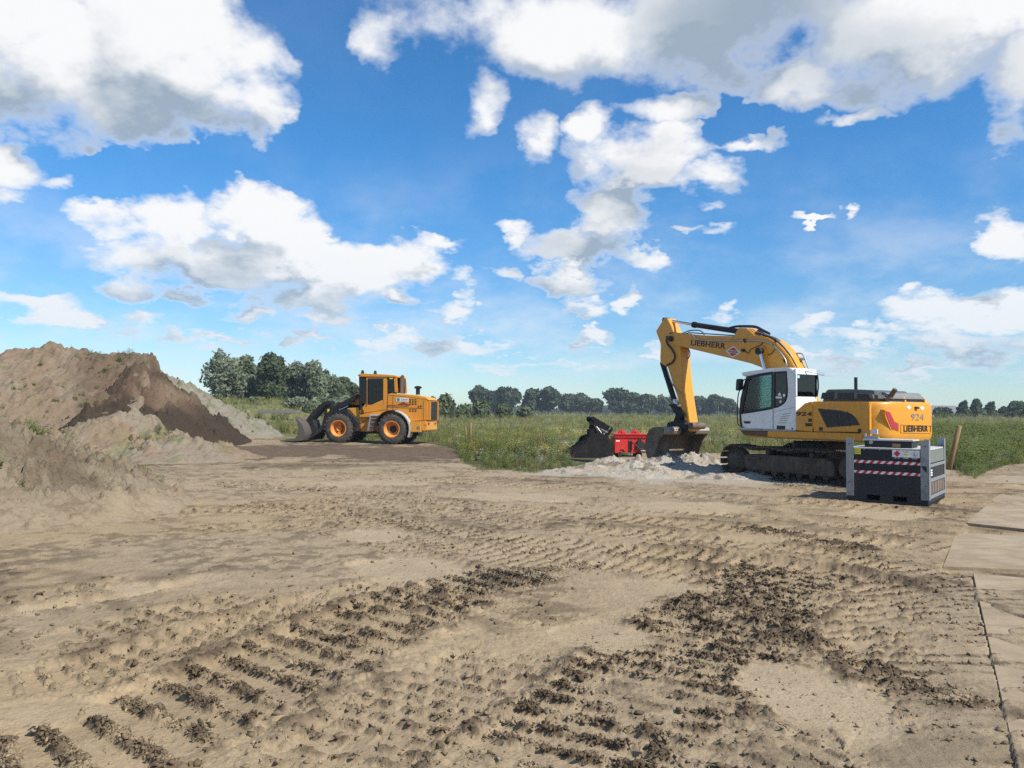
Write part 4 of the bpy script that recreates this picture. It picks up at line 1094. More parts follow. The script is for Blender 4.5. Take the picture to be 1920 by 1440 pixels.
# bucket cylinder and linkage
q = S1([(138, 600), (268, 1010), (285, 1060)], 0)
c = cyl('bucket_cylinder', V(q[0], .02), V(q[1], .02), .095, M['black'], exc, seg=20)
cyl('piston_rod', V(q[1], .02), V(q[2], .02), .05, M['chrome'], c, seg=14)
p = S1([(175, 640), (250, 850), (370, 970)], SY + .02); tube('hydraulic_pipe', [V(a, SY + .02) for a in p], .016, M['pipe'], stick)
for y_ in (.24, -.24):
    q = S1([(225, 1065), (285, 1060), (400, 1175), (400, 1215), (340, 1205), (280, 1160)], SY); prism('tilt_link', q, y_ - .03, y_ + .03, M['black'], exc, .01)
q = S1([(250, 1090), (300, 1140), (330, 1240), (350, 1330), (240, 1330), (250, 1240), (270, 1190)], SY); prism('bucket_link', q, -.16, .16, M['black'], exc, .015)
q = S1([(200, 1275), (300, 1245), (420, 1255), (440, 1300), (400, 1390), (370, 1420), (300, 1400), (190, 1345)], SY)
prism('quick_coupler', q, -.26, .26, M['black'], exc, .02)
p = S1([(410, 1290)], SY)[0]; cyl('coupler_pin', (p[0], -.33, p[1]), (p[0], .33, p[1]), .06, M['black'], exc, seg=16)
p = S1([(475, 1310)], SY)[0]; cyl('stick_pin', (p[0], -.28, p[1]), (p[0], .28, p[1]), .11, M['bucket'], exc, seg=20)
# --- wide ditching bucket: its mouth looks back at the machine
def z5(X_, Y_): return (1060 + X_ / 6, 740 + Y_ / 6)
def S5(pts, y): return [EX.side(*z5(*p), y) for p in pts]
BW = 0.98
sp = S5([(905, 640), (898, 560), (910, 470), (945, 395), (1000, 368), (1075, 362), (1110, 388), (1098, 450), (1045, 520), (1015, 640), (990, 700), (925, 710)], BW)
tube_c = S5([(1090, 405)], BW)[0]
outer = S5([(1060, 362), (1000, 366), (945, 393), (908, 470), (895, 560), (902, 650), (930, 712), (1000, 725)], BW)
bm = bmesh.new()
ins = []
cx_, cz_ = sum(p[0] for p in outer) / len(outer), sum(p[1] for p in outer) / len(outer)
inn = [(p[0] + (cx_ - .25 - p[0]) * .06, p[1] + (cz_ - p[1]) * .06) for p in outer]
bm_prism(bm, outer + inn[::-1], -BW, BW)
bk = bmo('bucket', bm, M['bucket'], exc, 40)
for yy in (BW, -BW): prism('bucket_side', sp, yy - .02, yy + .02, M['bucket'], bk, .006)
cyl('bucket_beam', (tube_c[0], -BW, tube_c[1]), (tube_c[0], BW, tube_c[1]), .13, M['steel'], bk, seg=8)
box('cutting_edge', (outer[-1][0], 0, outer[-1][1]), (.22, 2 * BW + .02, .03), M['steel'], bk, .004)
for yy in (.17, -.17):
    prism('bucket_ear', [(tube_c[0] + .42, tube_c[1] + .02), (tube_c[0] + .40, tube_c[1] + .28), (tube_c[0] - .10, tube_c[1] + .26), (tube_c[0] - .16, tube_c[1] - .05)], yy - .025, yy + .025, M['bucket'], bk, .008)
c = EX.side(*z5(1180, 405), .6)
text('painted_number', '2072', (tube_c[0] - .125, .55, tube_c[1]), (0, -1, 0), (0, 0, 1), .42, .13, M['rust'], bk, .0)

# ------------------------------------------------------------------ wheel loader
LO = Frame(-7.45, 40.7, 10, .02)
ldr = tag(empty('wheel_loader', LO.o, LO.rz), 'orange-yellow wheel loader with black lift arms parked beside the dark soil', 'wheel loader')
def z4(X_, Y_): return (530 + X_ / 6.1935, 680 + Y_ / 6.1935)
def z8(X_, Y_): return (720 + X_ / 16, 730 + Y_ / 16)
def L4(pts, y): return [LO.side(*z4(*p), y) for p in pts]
def L8(pts, y): return [LO.side(*z8(*p), y) for p in pts]
WY = 1.22
wf = L4([(645, 770)], WY)[0]; wr = L4([(1265, 785)], WY)[0]
WR = .775
tp = [(.42, -.28), (.47, -.30), (.60, -.29), (.70, -.27), (.755, -.24), (WR, -.17), (WR, .17), (.755, .24), (.70, .27), (.60, .29), (.47, .30), (.42, .28)]
bm = bmesh.new(); bm_lathe(bm, tp + tp[:1], (0, 0, 0), 'y', 48, False)
for k in range(22):
    for s in (1, -1):
        a = 2 * math.pi * (k + (.5 if s > 0 else 0)) / 22
        bm_box(bm, ((WR + .005) * math.cos(a), s * .135, (WR + .005) * math.sin(a)), (.045, .25, .085), Matrix.Rotation(-a, 3, 'Y') @ Matrix.Rotation(s * .35, 3, 'X'))
tyre_me = bpy.data.meshes.new('tyre'); bmesh.ops.recalc_face_normals(bm, faces=bm.faces); bm.to_mesh(tyre_me); bm.free(); tyre_me.materials.append(M['rubber'])
tyre_me.polygons.foreach_set('use_smooth', [True] * len(tyre_me.polygons)); tyre_me.set_sharp_from_angle(angle=R(35))
def wheel(x, zc, s, front):
    """rim with its tyre as a child"""
    prof = [(.02, .02), (.14, .06 if not front else .16), (.17, .02), (.30, .08), (.32, .16), (.36, .22), (.41, .25), (.44, .27), (.44, .30), (.40, .30), (.395, .2), (.395, -.28), (.44, -.29), (.02, -.29)]
    bm = bmesh.new(); bm_lathe(bm, [(r_, t * s) for (r_, t) in prof], (0, 0, 0), 'y', 40)
    for k in range(10):
        a = 2 * math.pi * k / 10; bm_cyl(bm, (.24 * math.cos(a), s * .04, .24 * math.sin(a)), (.24 * math.cos(a), s * .11, .24 * math.sin(a)), .025, None, 8)
    if front: bm_box(bm, (0, s * .07, 0), (.16, .14, .60))
    w = bmo('wheel', bm, M['rim'], ldr, 35)
    w.location = (x, s * (WY - .28), zc)
    t = bpy.data.objects.new('tyre', tyre_me); COL.objects.link(t); t.parent = w
    t.rotation_euler = (0, rnd.random() * 6, 0)
for s in (1, -1):
    wheel(wf[0], WR, s, True); wheel(wr[0], WR, s, False)
bm = bmesh.new(); bm_cyl(bm, (wf[0], -1.0, WR), (wf[0], 1.0, WR), .18); bm_cyl(bm, (wr[0], -1.0, WR), (wr[0], 1.0, WR), .18); bm_box(bm, ((wf[0] + wr[0]) / 2, 0, .75), (wf[0] - wr[0], .7, .5))
bmo('axle_frame', bm, M['black'], ldr, 35)
HY = .82
# rear body / engine hood
hd = prism('engine_hood', L4([(1212, 362), (1260, 358), (1500, 378), (1660, 405), (1690, 430), (1698, 672), (1480, 690), (1380, 700), (1205, 690)], HY), -HY, HY, M['orange'], ldr, .05)
prism('hood_top', L4([(1212, 376), (1250, 354), (1500, 372), (1665, 402), (1700, 436), (1480, 402)], HY + .01), -HY - .01, HY + .012, M['yellow'], ldr, .02)
# grille at the back
gx = min(p[0] for p in L4([(1696, 500)], HY))
zt_, zb_ = L4([(1696, 442)], HY)[0][1], L4([(1696, 668)], HY)[0][1]
gr = box('radiator_grille', (gx - .01, 0, (zt_ + zb_) / 2), (.06, 1.36, zt_ - zb_ - .06), M['gloss'], ldr, .02)
for k in range(10): box('grille_slat', (gx - .045, 0, zb_ + .1 + k * (zt_ - zb_ - .2) / 9), (.02, 1.3, .02), M['black'], gr, 0)
for yy in (.73, -.73): box('grille_surround', (gx - .03, yy, (zt_ + zb_) / 2), (.12, .10, zt_ - zb_ + .02), M['orange'], ldr, .02)
# bumper / counterweight
BB = 1.12
prism('rear_counterweight', L4([(1478, 682), (1600, 684), (1604, 810), (1485, 808)], BB), .55, BB, M['yellow'], ldr, .03)
prism('rear_counterweight', L4([(1478, 682), (1600, 684), (1604, 810), (1485, 808)], BB), -BB, -.55, M['yellow'], ldr, .03)
prism('rear_bumper', L4([(1605, 680), (1668, 678), (1672, 792), (1640, 800), (1610, 790)], .98), -1.05, .98, M['yellow'], ldr, .04)
for yy in (.62, -.62):
    q = L4([(1669, 705)], .98)[0]; box('tail_lamp', (q[0] - .04, yy, q[1] - .02), (.03, .18, .10), M['lens'], ldr, .005)
prism('reflector', L4([(1642, 710), (1672, 710), (1672, 732), (1642, 732)], .98), .97, .99, M['amber'], ldr)
p = L4([(1578, 752)], BB)[0]; cyl('hole_plug', (p[0], BB - .02, p[1]), (p[0], BB + .02, p[1]), .08, M['steel'], ldr)
# panel lines, stripes, lettering, vents, sticker on the hood side
for pts in ([(1635, 440), (1635, 672)], [(1282, 375), (1282, 560)], [(1282, 560), (1480, 640)]):
    q = L4(pts, HY); cyl('panel_seam', V(q[0], HY + .002), V(q[1], HY + .002), .012, M['rust'], hd, seg=6)
for (a, b) in ((490, 498), (503, 508), (515, 520)):
    prism('stripe', L4([(1212, a), (1315, a), (1315, b), (1212, b)], HY), HY - .01, HY + .005, M['brown_stripe'], hd)
prism('stripe', L4([(1315, 520), (1625, 528), (1625, 534), (1315, 526)], HY), HY - .01, HY + .005, M['ink'], hd)
prism('logo_mark', L4([(1325, 490), (1400, 455), (1470, 488)], HY), HY - .01, HY + .005, M['brown_stripe'], hd)
q = L4([(1322, 490), (1478, 492), (1478, 520), (1322, 518)], HY)
text('maker_lettering', 'LJUNGBY', ((q[0][0] + q[1][0]) / 2, HY + .006, (q[0][1] + q[2][1]) / 2), (-1, 0, 0), (0, 0, 1), abs(q[0][0] - q[1][0]), abs(q[0][1] - q[2][1]), M['ink'], hd, .01, .2)
q = L4([(1568, 496), (1618, 498), (1618, 520), (1568, 520)], HY)
text('model_number', 'L9', ((q[0][0] + q[1][0]) / 2, HY + .006, (q[0][1] + q[2][1]) / 2), (-1, 0, 0), (0, 0, 1), abs(q[0][0] - q[1][0]), abs(q[0][1] - q[2][1]), M['ink'], hd, .04, .1)
sk_ = prism('owner_sticker', L4([(1320, 407), (1462, 412), (1462, 452), (1320, 449)], HY), HY - .01, HY + .006, M['sticker'], hd)
prism('sticker_mark', L4([(1326, 412), (1360, 413), (1360, 446), (1326, 445)], HY), HY, HY + .009, flat('green_print', (.02, .22, .18)), sk_)
for (a, b) in ((418, 428), (436, 442)): prism('sticker_line', L4([(1372, a), (1455, a + 2), (1455, b + 2), (1372, b)], HY), HY, HY + .009, M['greyink'], sk_)
vt = bmesh.new()
for (r0, n) in ((424, 4), (540, 2)):
    for i in range(n):
        for j in range(3):
            a, b = 1466 + j * 32, r0 + i * 18
            bm_prism(vt, L4([(a, b), (a + 20, b), (a + 26, b + 11), (a + 6, b + 11)], HY), HY - .01, HY + .006)
bmo('vent_slots', vt, M['ink'], hd)
# rear fenders
def arc(c, r_, a0, a1, n=14): return [(c[0] + r_ * math.cos(R(a0 + (a1 - a0) * k / n)), c[1] + r_ * math.sin(R(a0 + (a1 - a0) * k / n))) for k in range(n + 1)]
for s in (1, -1):
    y0, y1 = (.62, 1.24) if s > 0 else (-1.24, -.62)
    c = (wr[0], WR)
    prism('rear_fender', arc(c, .99, 10, 100) + arc(c, .93, 100, 10), y0, y1, M['black'], ldr, .006)
    prism('rear_fender', arc(c, .99, 100, 205) + arc(c, .93, 205, 100), y0, y1, M['fender'], ldr, .006)
# cab
CY = .80
cabp = lambda pts, y=CY: L4(pts, y)
prism('cab_roof', cabp([(882, 165), (884, 135), (905, 125), (1200, 138), (1318, 150), (1325, 175), (1195, 170)]), -CY - .04, CY + .04, M['orange'], ldr, .03)
for s in (1, -1):
    y0, y1 = (CY - .05, CY) if s > 0 else (-CY, -CY + .05)
    prism('cab_pillar', cabp([(1168, 168), (1212, 168), (1215, 545), (1165, 548)]), y0, y1, M['orange'], ldr, .01)
    prism('cab_pillar', cabp([(1292, 170), (1325, 172), (1338, 345), (1300, 345)]), y0, y1, M['orange'], ldr, .01)
    prism('door_frame', cabp([(970, 168), (1168, 168), (1168, 185), (988, 185), (985, 490), (1030, 490), (1160, 432), (1168, 548), (905, 590), (892, 560), (968, 470)]), y0, y1, M['orange'], ldr, .008)
    prism('door_pane', cabp([(985, 183), (1168, 183), (1162, 432), (1032, 492), (985, 492)]), y0 + .02, y1 - .02, M['dglass'], ldr)
    prism('front_side_pane', cabp([(892, 180), (970, 175), (970, 470), (900, 475)]), y0 + .02, y1 - .02, M['dglass'], ldr)
    prism('rear_side_pane', cabp([(1212, 195), (1292, 195), (1300, 345), (1214, 345)]), y0 + .02, y1 - .02, M['dglass'], ldr)
    prism('front_pillar', cabp([(885, 165), (905, 165), (912, 470), (950, 590), (905, 600), (892, 470)]), y0, y1, M['gloss'], ldr, .006)
    if s > 0:
        q = cabp([(988, 190), (988, 490)]); cyl('grab_handle', V(q[0], CY + .04), V(q[1], CY + .04), .02, M['rust'], ldr, seg=8)
        prism('number_plate', cabp([(1240, 168), (1282, 168), (1282, 190), (1240, 190)]), CY - .01, CY + .01, M['signyel'], ldr)
fx = cabp([(890, 300)])[0][0]; rx_ = cabp([(1330, 300)])[0][0]
zc0, zc1 = cabp([(900, 560)])[0][1], cabp([(900, 165)])[0][1]
box('windscreen', (fx - .03, 0, (zc0 + zc1) / 2), (.015, 2 * CY - .1, zc1 - zc0), M['dglass'], ldr, 0)
box('rear_window', (rx_ + .06, 0, zc1 - .45), (.015, 2 * CY - .1, .8), M['dglass'], ldr, 0)
box('cab_base', ((fx + rx_) / 2 + .05, 0, zc0 - .12), (abs(fx - rx_) - .15, 2 * CY - .04, .42), M['orange'], ldr, .02)
bm = bmesh.new(); sx_ = (fx + rx_) / 2 - .1
bm_box(bm, (sx_, 0, zc0 + .42), (.5, .5, .16)); bm_box(bm, (sx_ - .28, 0, zc0 + .85), (.15, .5, .8)); dobevel(bm, .03); bmo('driver_seat', bm, M['seat'], ldr, 35)
bm = bmesh.new(); bm_lathe(bm, [(.17, -.015), (.2, -.015), (.2, .015), (.17, .015)], (sx_ + .55, 0, zc0 + .85), 'x', 20); bm_cyl(bm, (sx_ + .55, 0, zc0 + .85), (sx_ + .75, 0, zc0 + .2), .03)
bmo('steering_wheel', bm, M['gloss'], ldr, 35)
for (a, b, yy) in ((928, 112, .55), (1075, 116, -.1)):
    p = L4([(a, b + 14)], yy)[0]
    lathe('beacon_lamp', [(.02, 0), (.085, 0), (.09, .06), (.07, .12), (.075, .17), (.05, .20), (.01, .205)], (p[0], yy, p[1] - .03), 'z', M['gloss'], ldr, 16)
p = L4([(862, 180)], 1.0)[0]; box('mirror', (p[0], 1.0, p[1]), (.05, .18, .28), M['sticker'], ldr, .02)
tube('mirror_arm', [(p[0], 1.0, p[1] + .1), (p[0] - .1, .9, p[1] + .18), (fx - .05, .78, zc1 + .02)], .015, M['gloss'], ldr)
# exhaust, intake
p = L4([(1375, 350), (1378, 190), (1395, 152)], .25)
tube('exhaust_pipe', [(p[0][0], .25, p[0][1]), (p[1][0], .25, p[1][1]), (p[2][0] - .04, .25, p[2][1])], .085, M['rust'], ldr, 14)
p = L4([(1570, 372), (1572, 300), (1573, 268)], .1)
bm = bmesh.new(); bm_cyl(bm, (p[0][0], .1, p[0][1]), (p[1][0], .1, p[1][1]), .11); bm_lathe(bm, [(.05, -.02), (.19, 0), (.20, .07), (.15, .12), (.02, .14)], (p[1][0], .1, p[1][1]), 'z', 20)
bmo('air_intake', bm, M['gloss'], ldr, 40)
# front frame, ladder
prism('front_frame', L4([(745, 525), (790, 490), (890, 495), (895, 590), (960, 625), (972, 665), (885, 705), (872, 795), (1000, 803), (990, 640), (900, 600)], .62), -.62, .62, M['orange'], ldr, .015)
prism('front_frame_plate', L4([(748, 528), (885, 520), (893, 595), (962, 632), (970, 662), (880, 712), (868, 690)], .64), .60, .66, M['yellow'], ldr, .01)
prism('belly_plate', L4([(870, 700), (1000, 640), (1210, 560), (1210, 700), (1080, 790), (1000, 802), (872, 796)], .58), -.58, .58, M['orange'], ldr, .01)
ld = prism('ladder', L4([(1012, 615), (1030, 615), (1000, 792), (980, 792)], 1.08), 1.02, 1.10, M['galv'], ldr, .005)
prism('ladder_side', L4([(1105, 612), (1118, 612), (1060, 792), (1048, 792)], 1.08), 1.02, 1.10, M['black'], ld, .005)
for k in range(4):
    b = 640 + k * 45; prism('rung', L4([(1008 - k * 7, b), (1105 - k * 14, b), (1105 - k * 14, b + 12), (1008 - k * 7, b + 12)], 1.08), .85, 1.09, M['steel'], ld)
prism('platform', L4([(1010, 600), (1120, 604), (1120, 622), (1010, 618)], 1.08), .6, 1.10, M['fender'], ldr)
# lift arms, black; tower, link plates, tilt cylinder
for s in (1, -1):
    yy = s * .60
    prism('front_fender', L4([(600, 560), (745, 540), (870, 690), (872, 795), (835, 800), (838, 712), (728, 590), (610, 600)], 1.05), (.55 if s > 0 else -1.15), (1.15 if s > 0 else -.55), M['black'], ldr, .01)
    prism('lift_arm', L4([(870, 362), (890, 380), (790, 470), (640, 540), (560, 620), (480, 780), (370, 850), (330, 880), (290, 860), (370, 790), (440, 745), (480, 610), (600, 500), (800, 395)], .7), yy - .06, yy + .06, M['black'], ldr, .012)
    p = L4([(830, 430), (690, 500), (560, 565)], .5); c = cyl('lift_cylinder', (p[0][0], s * .42, p[0][1]), (p[1][0], s * .42, p[1][1]), .08, M['black'], ldr)
    cyl('piston_rod', (p[1][0], s * .42, p[1][1]), (p[2][0], s * .42, p[2][1]), .045, M['chrome'], c)
prism('lift_tower', L4([(790, 395), (850, 360), (885, 360), (888, 500), (800, 520)], .40), -.40, .40, M['orange'], ldr, .02)
p = L4([(870, 378)], .4)[0]; cyl('tower_eye', (p[0], -.46, p[1]), (p[0], .46, p[1]), .12, M['yellow'], ldr, seg=20)
lk = prism('rocker_link', L4([(500, 445), (540, 438), (556, 450), (556, 600), (530, 640), (490, 640), (482, 590), (500, 470)], .25), -.25, .25, M['black'], ldr, .02)
prism('yellow_sticker', L4([(520, 538), (545, 538), (545, 578), (520, 578)], .25), .24, .256, M['signyel'], lk)
for yy in (.30, -.30):
    prism('tilt_arm', L4([(540, 440), (555, 455), (548, 480), (500, 500), (420, 570), (340, 660), (300, 700), (262, 690), (285, 650), (350, 570), (430, 490), (500, 450)], .3), yy - .06, yy + .06, M['black'], ldr, .012)
prism('coupler_plate', L4([(265, 680), (340, 660), (365, 745), (360, 810), (320, 880), (270, 905), (235, 890), (262, 820), (250, 740)], .45), -.45, .45, M['black'], ldr, .02)
prism('lower_arm', L4([(470, 740), (480, 790), (380, 845), (330, 870), (330, 820), (390, 775)], .55), -.55, .55, M['black'], ldr, .02)
M['lbucket'] = paint('dull_bucket_steel', (.15, .135, .115), .5, .5, (.10, .08, .06), metal=.4)
# bucket on the ground
BKW = 1.30
oc = L4([(150, 655), (185, 672), (215, 705), (240, 755), (255, 815), (250, 870), (225, 905), (120, 915), (-30, 912)], BKW)
ic = [(p[0] + .05, p[1] + .045) for p in oc]
bm = bmesh.new(); bm_prism(bm, oc + ic[::-1], -BKW, BKW)
lb = bmo('bucket', bm, M['lbucket'], ldr, 40)
for yy in (BKW, -BKW):
    prism('bucket_side', L4([(150, 655), (185, 672), (215, 705), (240, 755), (255, 815), (250, 870), (225, 905), (120, 912), (-25, 908), (60, 890), (140, 880), (180, 835), (188, 770), (172, 705)], BKW), yy - .025, yy + .025, M['lbucket'], lb, .005)
prism('dirt_load', L4([(150, 652), (175, 632), (205, 640), (240, 665), (225, 690), (185, 675)], .8), -1.0, .9, M['bucket'], lb, .03)

# ------------------------------------------------------------------ mobile fuel tank
TW, TA, TD = 1.49, R(-38), 1.9
TKO = Vector((*ground_at(1743, 952), 0)) - Vector((math.cos(TA), math.sin(TA), 0)) * TW
tank = tag(empty('fuel_tank', TKO, TA), 'dark grey steel fuel tank with galvanised corner posts and red and white stripes', 'fuel tank')
PW_ = .145
sb = bmesh.new(); 
bm_box(sb, (TW / 2, TD / 2, .045), (TW - .04, TD - .04, .05))
for (a, b) in ((.02, .38), (.62, .86), (1.10, TW - .02)):
    bm_box(sb, ((a + b) / 2, TD / 2, .09), (b - a, TD - .03, .16))
bmo('skid_base', sb, M['anth'], tank)
body = box('tank_body', (TW / 2, TD / 2, .62), (TW - .06, TD - .06, .90), M['anth'], tank, .012)
box('front_panel', (TW / 2, .022, .39), (TW - 2 * PW_ + .02, .012, .44), M['anth'], body, .004)
box('front_panel', (TW / 2, .022, .85), (TW - 2 * PW_ + .02, .012, .44), M['anth'], body, .004)
box('top_plate', (TW / 2, TD / 2, 1.085), (TW - .04, TD - .04, .03), M['lidtop'], tank, .006)
for (x, y, sx2, sy2) in ((0, 0, 1, 1), (TW, 0, -1, 1), (0, TD, 1, -1), (TW, TD, -1, -1)):
    bm = bmesh.new(); bm_box(bm, (x + sx2 * PW_ / 2, y + sy2 * .004, .70), (PW_, .010, 1.14)); bm_box(bm, (x + sx2 * .004, y + sy2 * PW_ / 2 + sy2 * .004, .70), (.010, PW_, 1.14))
    bm_box(bm, (x + sx2 * PW_ * .3, y + sy2 * .006, 1.275), (PW_ * .5, .010, .03))
    po = bmo('corner_post', bm, M['galv'], tank)
    if y == 0:
        for zz in (.40, 1.16): cyl('bolt', (x + sx2 * .06, -.012, zz), (x + sx2 * .06, .0, zz), .012, M['ink'], po, seg=8)
prism('post_cutout', [(TW - .13, .78), (TW - .04, .78), (TW - .04, .66), (TW - .07, .68), (TW - .11, .73)], -.0035, .0, M['ink'], tank)
# striped tapes
def stripes(z0, z1_):
    x0, x1 = PW_ + .005, TW - PW_ - .005; n = 9; w = (x1 - x0) / n; h = z1_ - z0; sh = .05
    tp_ = box('hazard_tape', ((x0 + x1) / 2, .0145, (z0 + z1_) / 2), (x1 - x0, .004, h), M['sticker'], body, 0)
    for k in range(n):
        a = x0 + k * w + .01; b = a + w * .5
        prism('tape_stripe', [(a, z0), (min(b, x1), z0), (min(b + sh, x1), z1_), (min(a + sh, x1), z1_)], .0105, .0125, M['signred'], tp_)
stripes(.79, .845); stripes(.585, .64)
sp_ = box('hazard_sign', (TW - PW_ - .255, .0145, 1.0), (.48, .004, .135), M['sticker'], body, 0)
def dia(x, zc, r_, mat, d=.0115): return prism('hazard_diamond', [(x - r_, zc), (x, zc - r_), (x + r_, zc), (x, zc + r_)], d, .0128, mat, sp_)
cx0 = TW - PW_ - .255
dia(cx0 - .155, 1.0, .062, M['signred'])
prism('oval_mark', [(cx0 - .055, .99), (cx0, .962), (cx0 + .055, .99), (cx0, 1.018)], .0115, .0128, M['signyel'], sp_)
text('sign_text', 'FUEL', (cx0, .0118, 1.04), (1, 0, 0), (0, 0, 1), .11, .022, M['greyink'], sp_, .0)
dia(cx0 + .155, 1.0, .062, M['ink']); dia(cx0 + .155, 1.0, .055, M['sticker'], .0105)
text('sign_text', 'L', (cx0 + .155, .0098, 1.0), (1, 0, 0), (0, 0, 1), .035, .05, M['ink'], sp_, .05)
for (dx, s_) in ((-.155, 'UN 1202'), (0, 'DIESEL'), (.155, 'DIESEL')):
    text('sign_text', s_, (cx0 + dx, .0145, .915), (1, 0, 0), (0, 0, 1), .10, .018, M['sticker'], body, .02)
yl = box('yellow_label', (PW_ + .07, .0145, 1.02), (.115, .004, .115), M['signyel'], body, 0)
for zz in (1.045, 1.0): box('label_line', (PW_ + .06, .0122, zz), (.07, .002, .014), M['greyink'], yl, 0)
for x in (.34, .62, .98): cyl('bolt', (x, -.0, 1.075), (x, .03, 1.075), .018, M['galv'], tank, seg=12)
# pump box on top
pb = box('pump_box', (.72, .55, 1.165), (.86, .60, .14), M['anth'], tank, .01)
box('pump_lid', (.72, .55, 1.25), (.92, .66, .03), M['lidtop'], pb, .006)
box('paper_label', (.88, .248, 1.15), (.15, .004, .07), M['wood'], pb, 0)
cyl('lock_knob', (.42, .20, 1.20), (.42, .26, 1.20), .035, M['galv'], pb)
bm = bmesh.new(); bm_box(bm, (.42, .30, 1.29), (.26, .12, .06)); bm_cyl(bm, (.30, .28, 1.25), (.30, .28, 1.37), .03); dobevel(bm, .006)
bmo('valve', bm, M['galv'], pb)
# right side: ribbed plates
box('side_panel', (TW - .012, TD / 2, .95), (.012, TD - .35, .24), paint('green_grey_panel', (.15, .18, .16), .5, .2), tank, .004)
box('side_rail', (TW - .008, TD / 2, .78), (.02, TD - .30, .06), M['galv'], tank, .004)
box('side_rail', (TW - .008, TD / 2, .50), (.02, TD - .30, .07), M['galv'], tank, .004)
box('side_rail', (TW - .008, TD / 2, .18), (.02, TD - .04, .07), M['galv'], tank, .004)
box('side_panel', (TW - .014, TD / 2, .64), (.012, TD - .36, .20), M['anth'], tank, .004)
pn = box('side_panel', (TW - .014, TD / 2, .34), (.012, TD - .36, .22), M['rust'], tank, .004)
for k in range(5): box('panel_rib', (TW - .004, .35 + k * .3, .34), (.012, .05, .22), M['galv'], pn, .002)
for k in range(3): box('side_label', (TW - .006, .30, .60 + k * .045), (.003, .16, .03), M['sticker'], tank, 0)

# ------------------------------------------------------------------ red attachment
ra = ground_at(1152, 857); rb_ = ground_at(1212, 857)
red = tag(empty('red_attachment', (ra[0], ra[1], 0), R(4)), 'bright red steel attachment box standing behind the wide bucket', 'attachment')
RW = 1.28
box('box_body', (RW / 2, .40, .50), (RW, .80, .62), M['red'], red, .015)
box('top_flange', (RW / 2, .38, .90), (RW + .04, .92, .05), M['red'], red, .01)
box('upper_beam', (RW / 2, .03, .84), (RW + .02, .12, .10), M['red'], red, .01)
box('front_rib', (RW / 2, -.03, .79), (RW, .05, .03), M['red'], red, .005)
prism('front_panel', [(.0, .16), (.16, .16), (.22, .30), (.36, .30), (.42, .18), (.52, .18), (.52, .70), (.0, .70)], -.045, .01, M['red'], red, .008)
box('recess', (.62, -.005, .42), (.16, .03, .46), M['ink'], red, 0)
box('lower_plate', (.76, -.04, .22), (.20, .05, .12), M['red'], red, .008)
prism('gusset', [(.86, .30), (1.24, .24), (1.24, .50), (1.02, .72), (.90, .68)], -.10, -.04, M['black'], red, .01)
box('foot', (.20, .35, .09), (.16, .8, .18), M['black'], red, .02)
box('foot', (1.0, .35, .09), (.20, .8, .18), M['black'], red, .02)
for x in (.34, .88):
    for dy in (.12, .45):
        prism('mounting_lug', [(x - .14, .92), (x + .14, .92), (x + .10, 1.02), (x + .03, 1.08), (x - .05, 1.08), (x - .10, 1.0)], dy - .025, dy + .025, M['red'], red, .006)
    cyl('mounting_pin', (x, .05, 1.02), (x, .52, 1.02), .025, M['steel'], red)
tube('hose', [(.66, -.02, .60), (.80, -.14, .50), (.95, -.16, .36), (1.15, -.1, .30)], .025, M['hose'], red)
box('maker_sticker', (.13, -.048, .64), (.14, .004, .05), M['sticker'], red, 0)
cyl('spare_pin', (1.02, -.12, .26), (1.25, -.10, .24), .035, M['steel'], red)

# ------------------------------------------------------------------ black bucket with its coupler
kb = ground_at(1112, 858)
KB = tag(empty('spare_bucket', (kb[0], kb[1] + .5, 0), R(12)), 'black digging bucket with hoses and coupler on top, left of the red box', 'bucket')
kp = [(-1.02, .06), (-.92, .24), (-.62, .40), (-.50, .58), (-.28, .66), (-.18, .86), (.10, .94), (.40, .84), (.62, .66), (.68, .34), (.62, .02), (.20, .0), (-.60, .02)]
M['spare'] = paint('dull_black_steel', (.010, .010, .011), .8, .25, (.06, .05, .04), spec=.15)
prism('shell', kp, -.46, .46, M['spare'], KB, .012)
for s in (-.50, .50): prism('cheek_plate', [(-1.0, .02), (-.86, .30), (-.45, .52), (-.32, .80), (.0, .90), (.12, 1.0), (.46, .86), (.66, .60), (.70, .20), (.60, .0)], s - .025, s + .025, M['spare'], KB, .008)
for k in range(5): box('tooth', (-1.04, -.40 + k * .2, .10), (.26, .09, .07), M['spare'], KB, .01, Matrix.Rotation(R(38), 3, 'Y'))
for s in (-.26, .26):
    prism('coupler_plate', [(.00, .82), (.54, .76), (.78, 1.06), (.76, 1.18), (.60, 1.24), (.40, 1.36), (.10, 1.52), (-.02, 1.60), (-.14, 1.56), (-.12, 1.42), (.00, 1.32), (-.04, 1.10)], s - .03, s + .03, M['spare'], KB, .01)
bm = bmesh.new(); bm_box(bm, (.22, 0, 1.06), (.46, .46, .40)); bm_cyl(bm, (-.05, -.34, 1.50), (-.05, .34, 1.50), .08); bm_cyl(bm, (.66, -.34, 1.12), (.66, .34, 1.12), .07); bm_box(bm, (-.12, -.2, .95), (.2, .3, .3)); dobevel(bm, .012)
bmo('rotator', bm, M['spare'], KB, 40)
for k in range(5):
    tube('hose', [(.0 + .1 * k, -.28, 1.25 - .05 * k), (.12 + .1 * k, -.36, 1.02), (.25 + .08 * k, -.40, .86 + .04 * k), (.50, -.36, 1.02), (.66, -.32, 1.24 - .03 * k)], .022, M['pipe'] if k % 2 else M['hose'], KB)

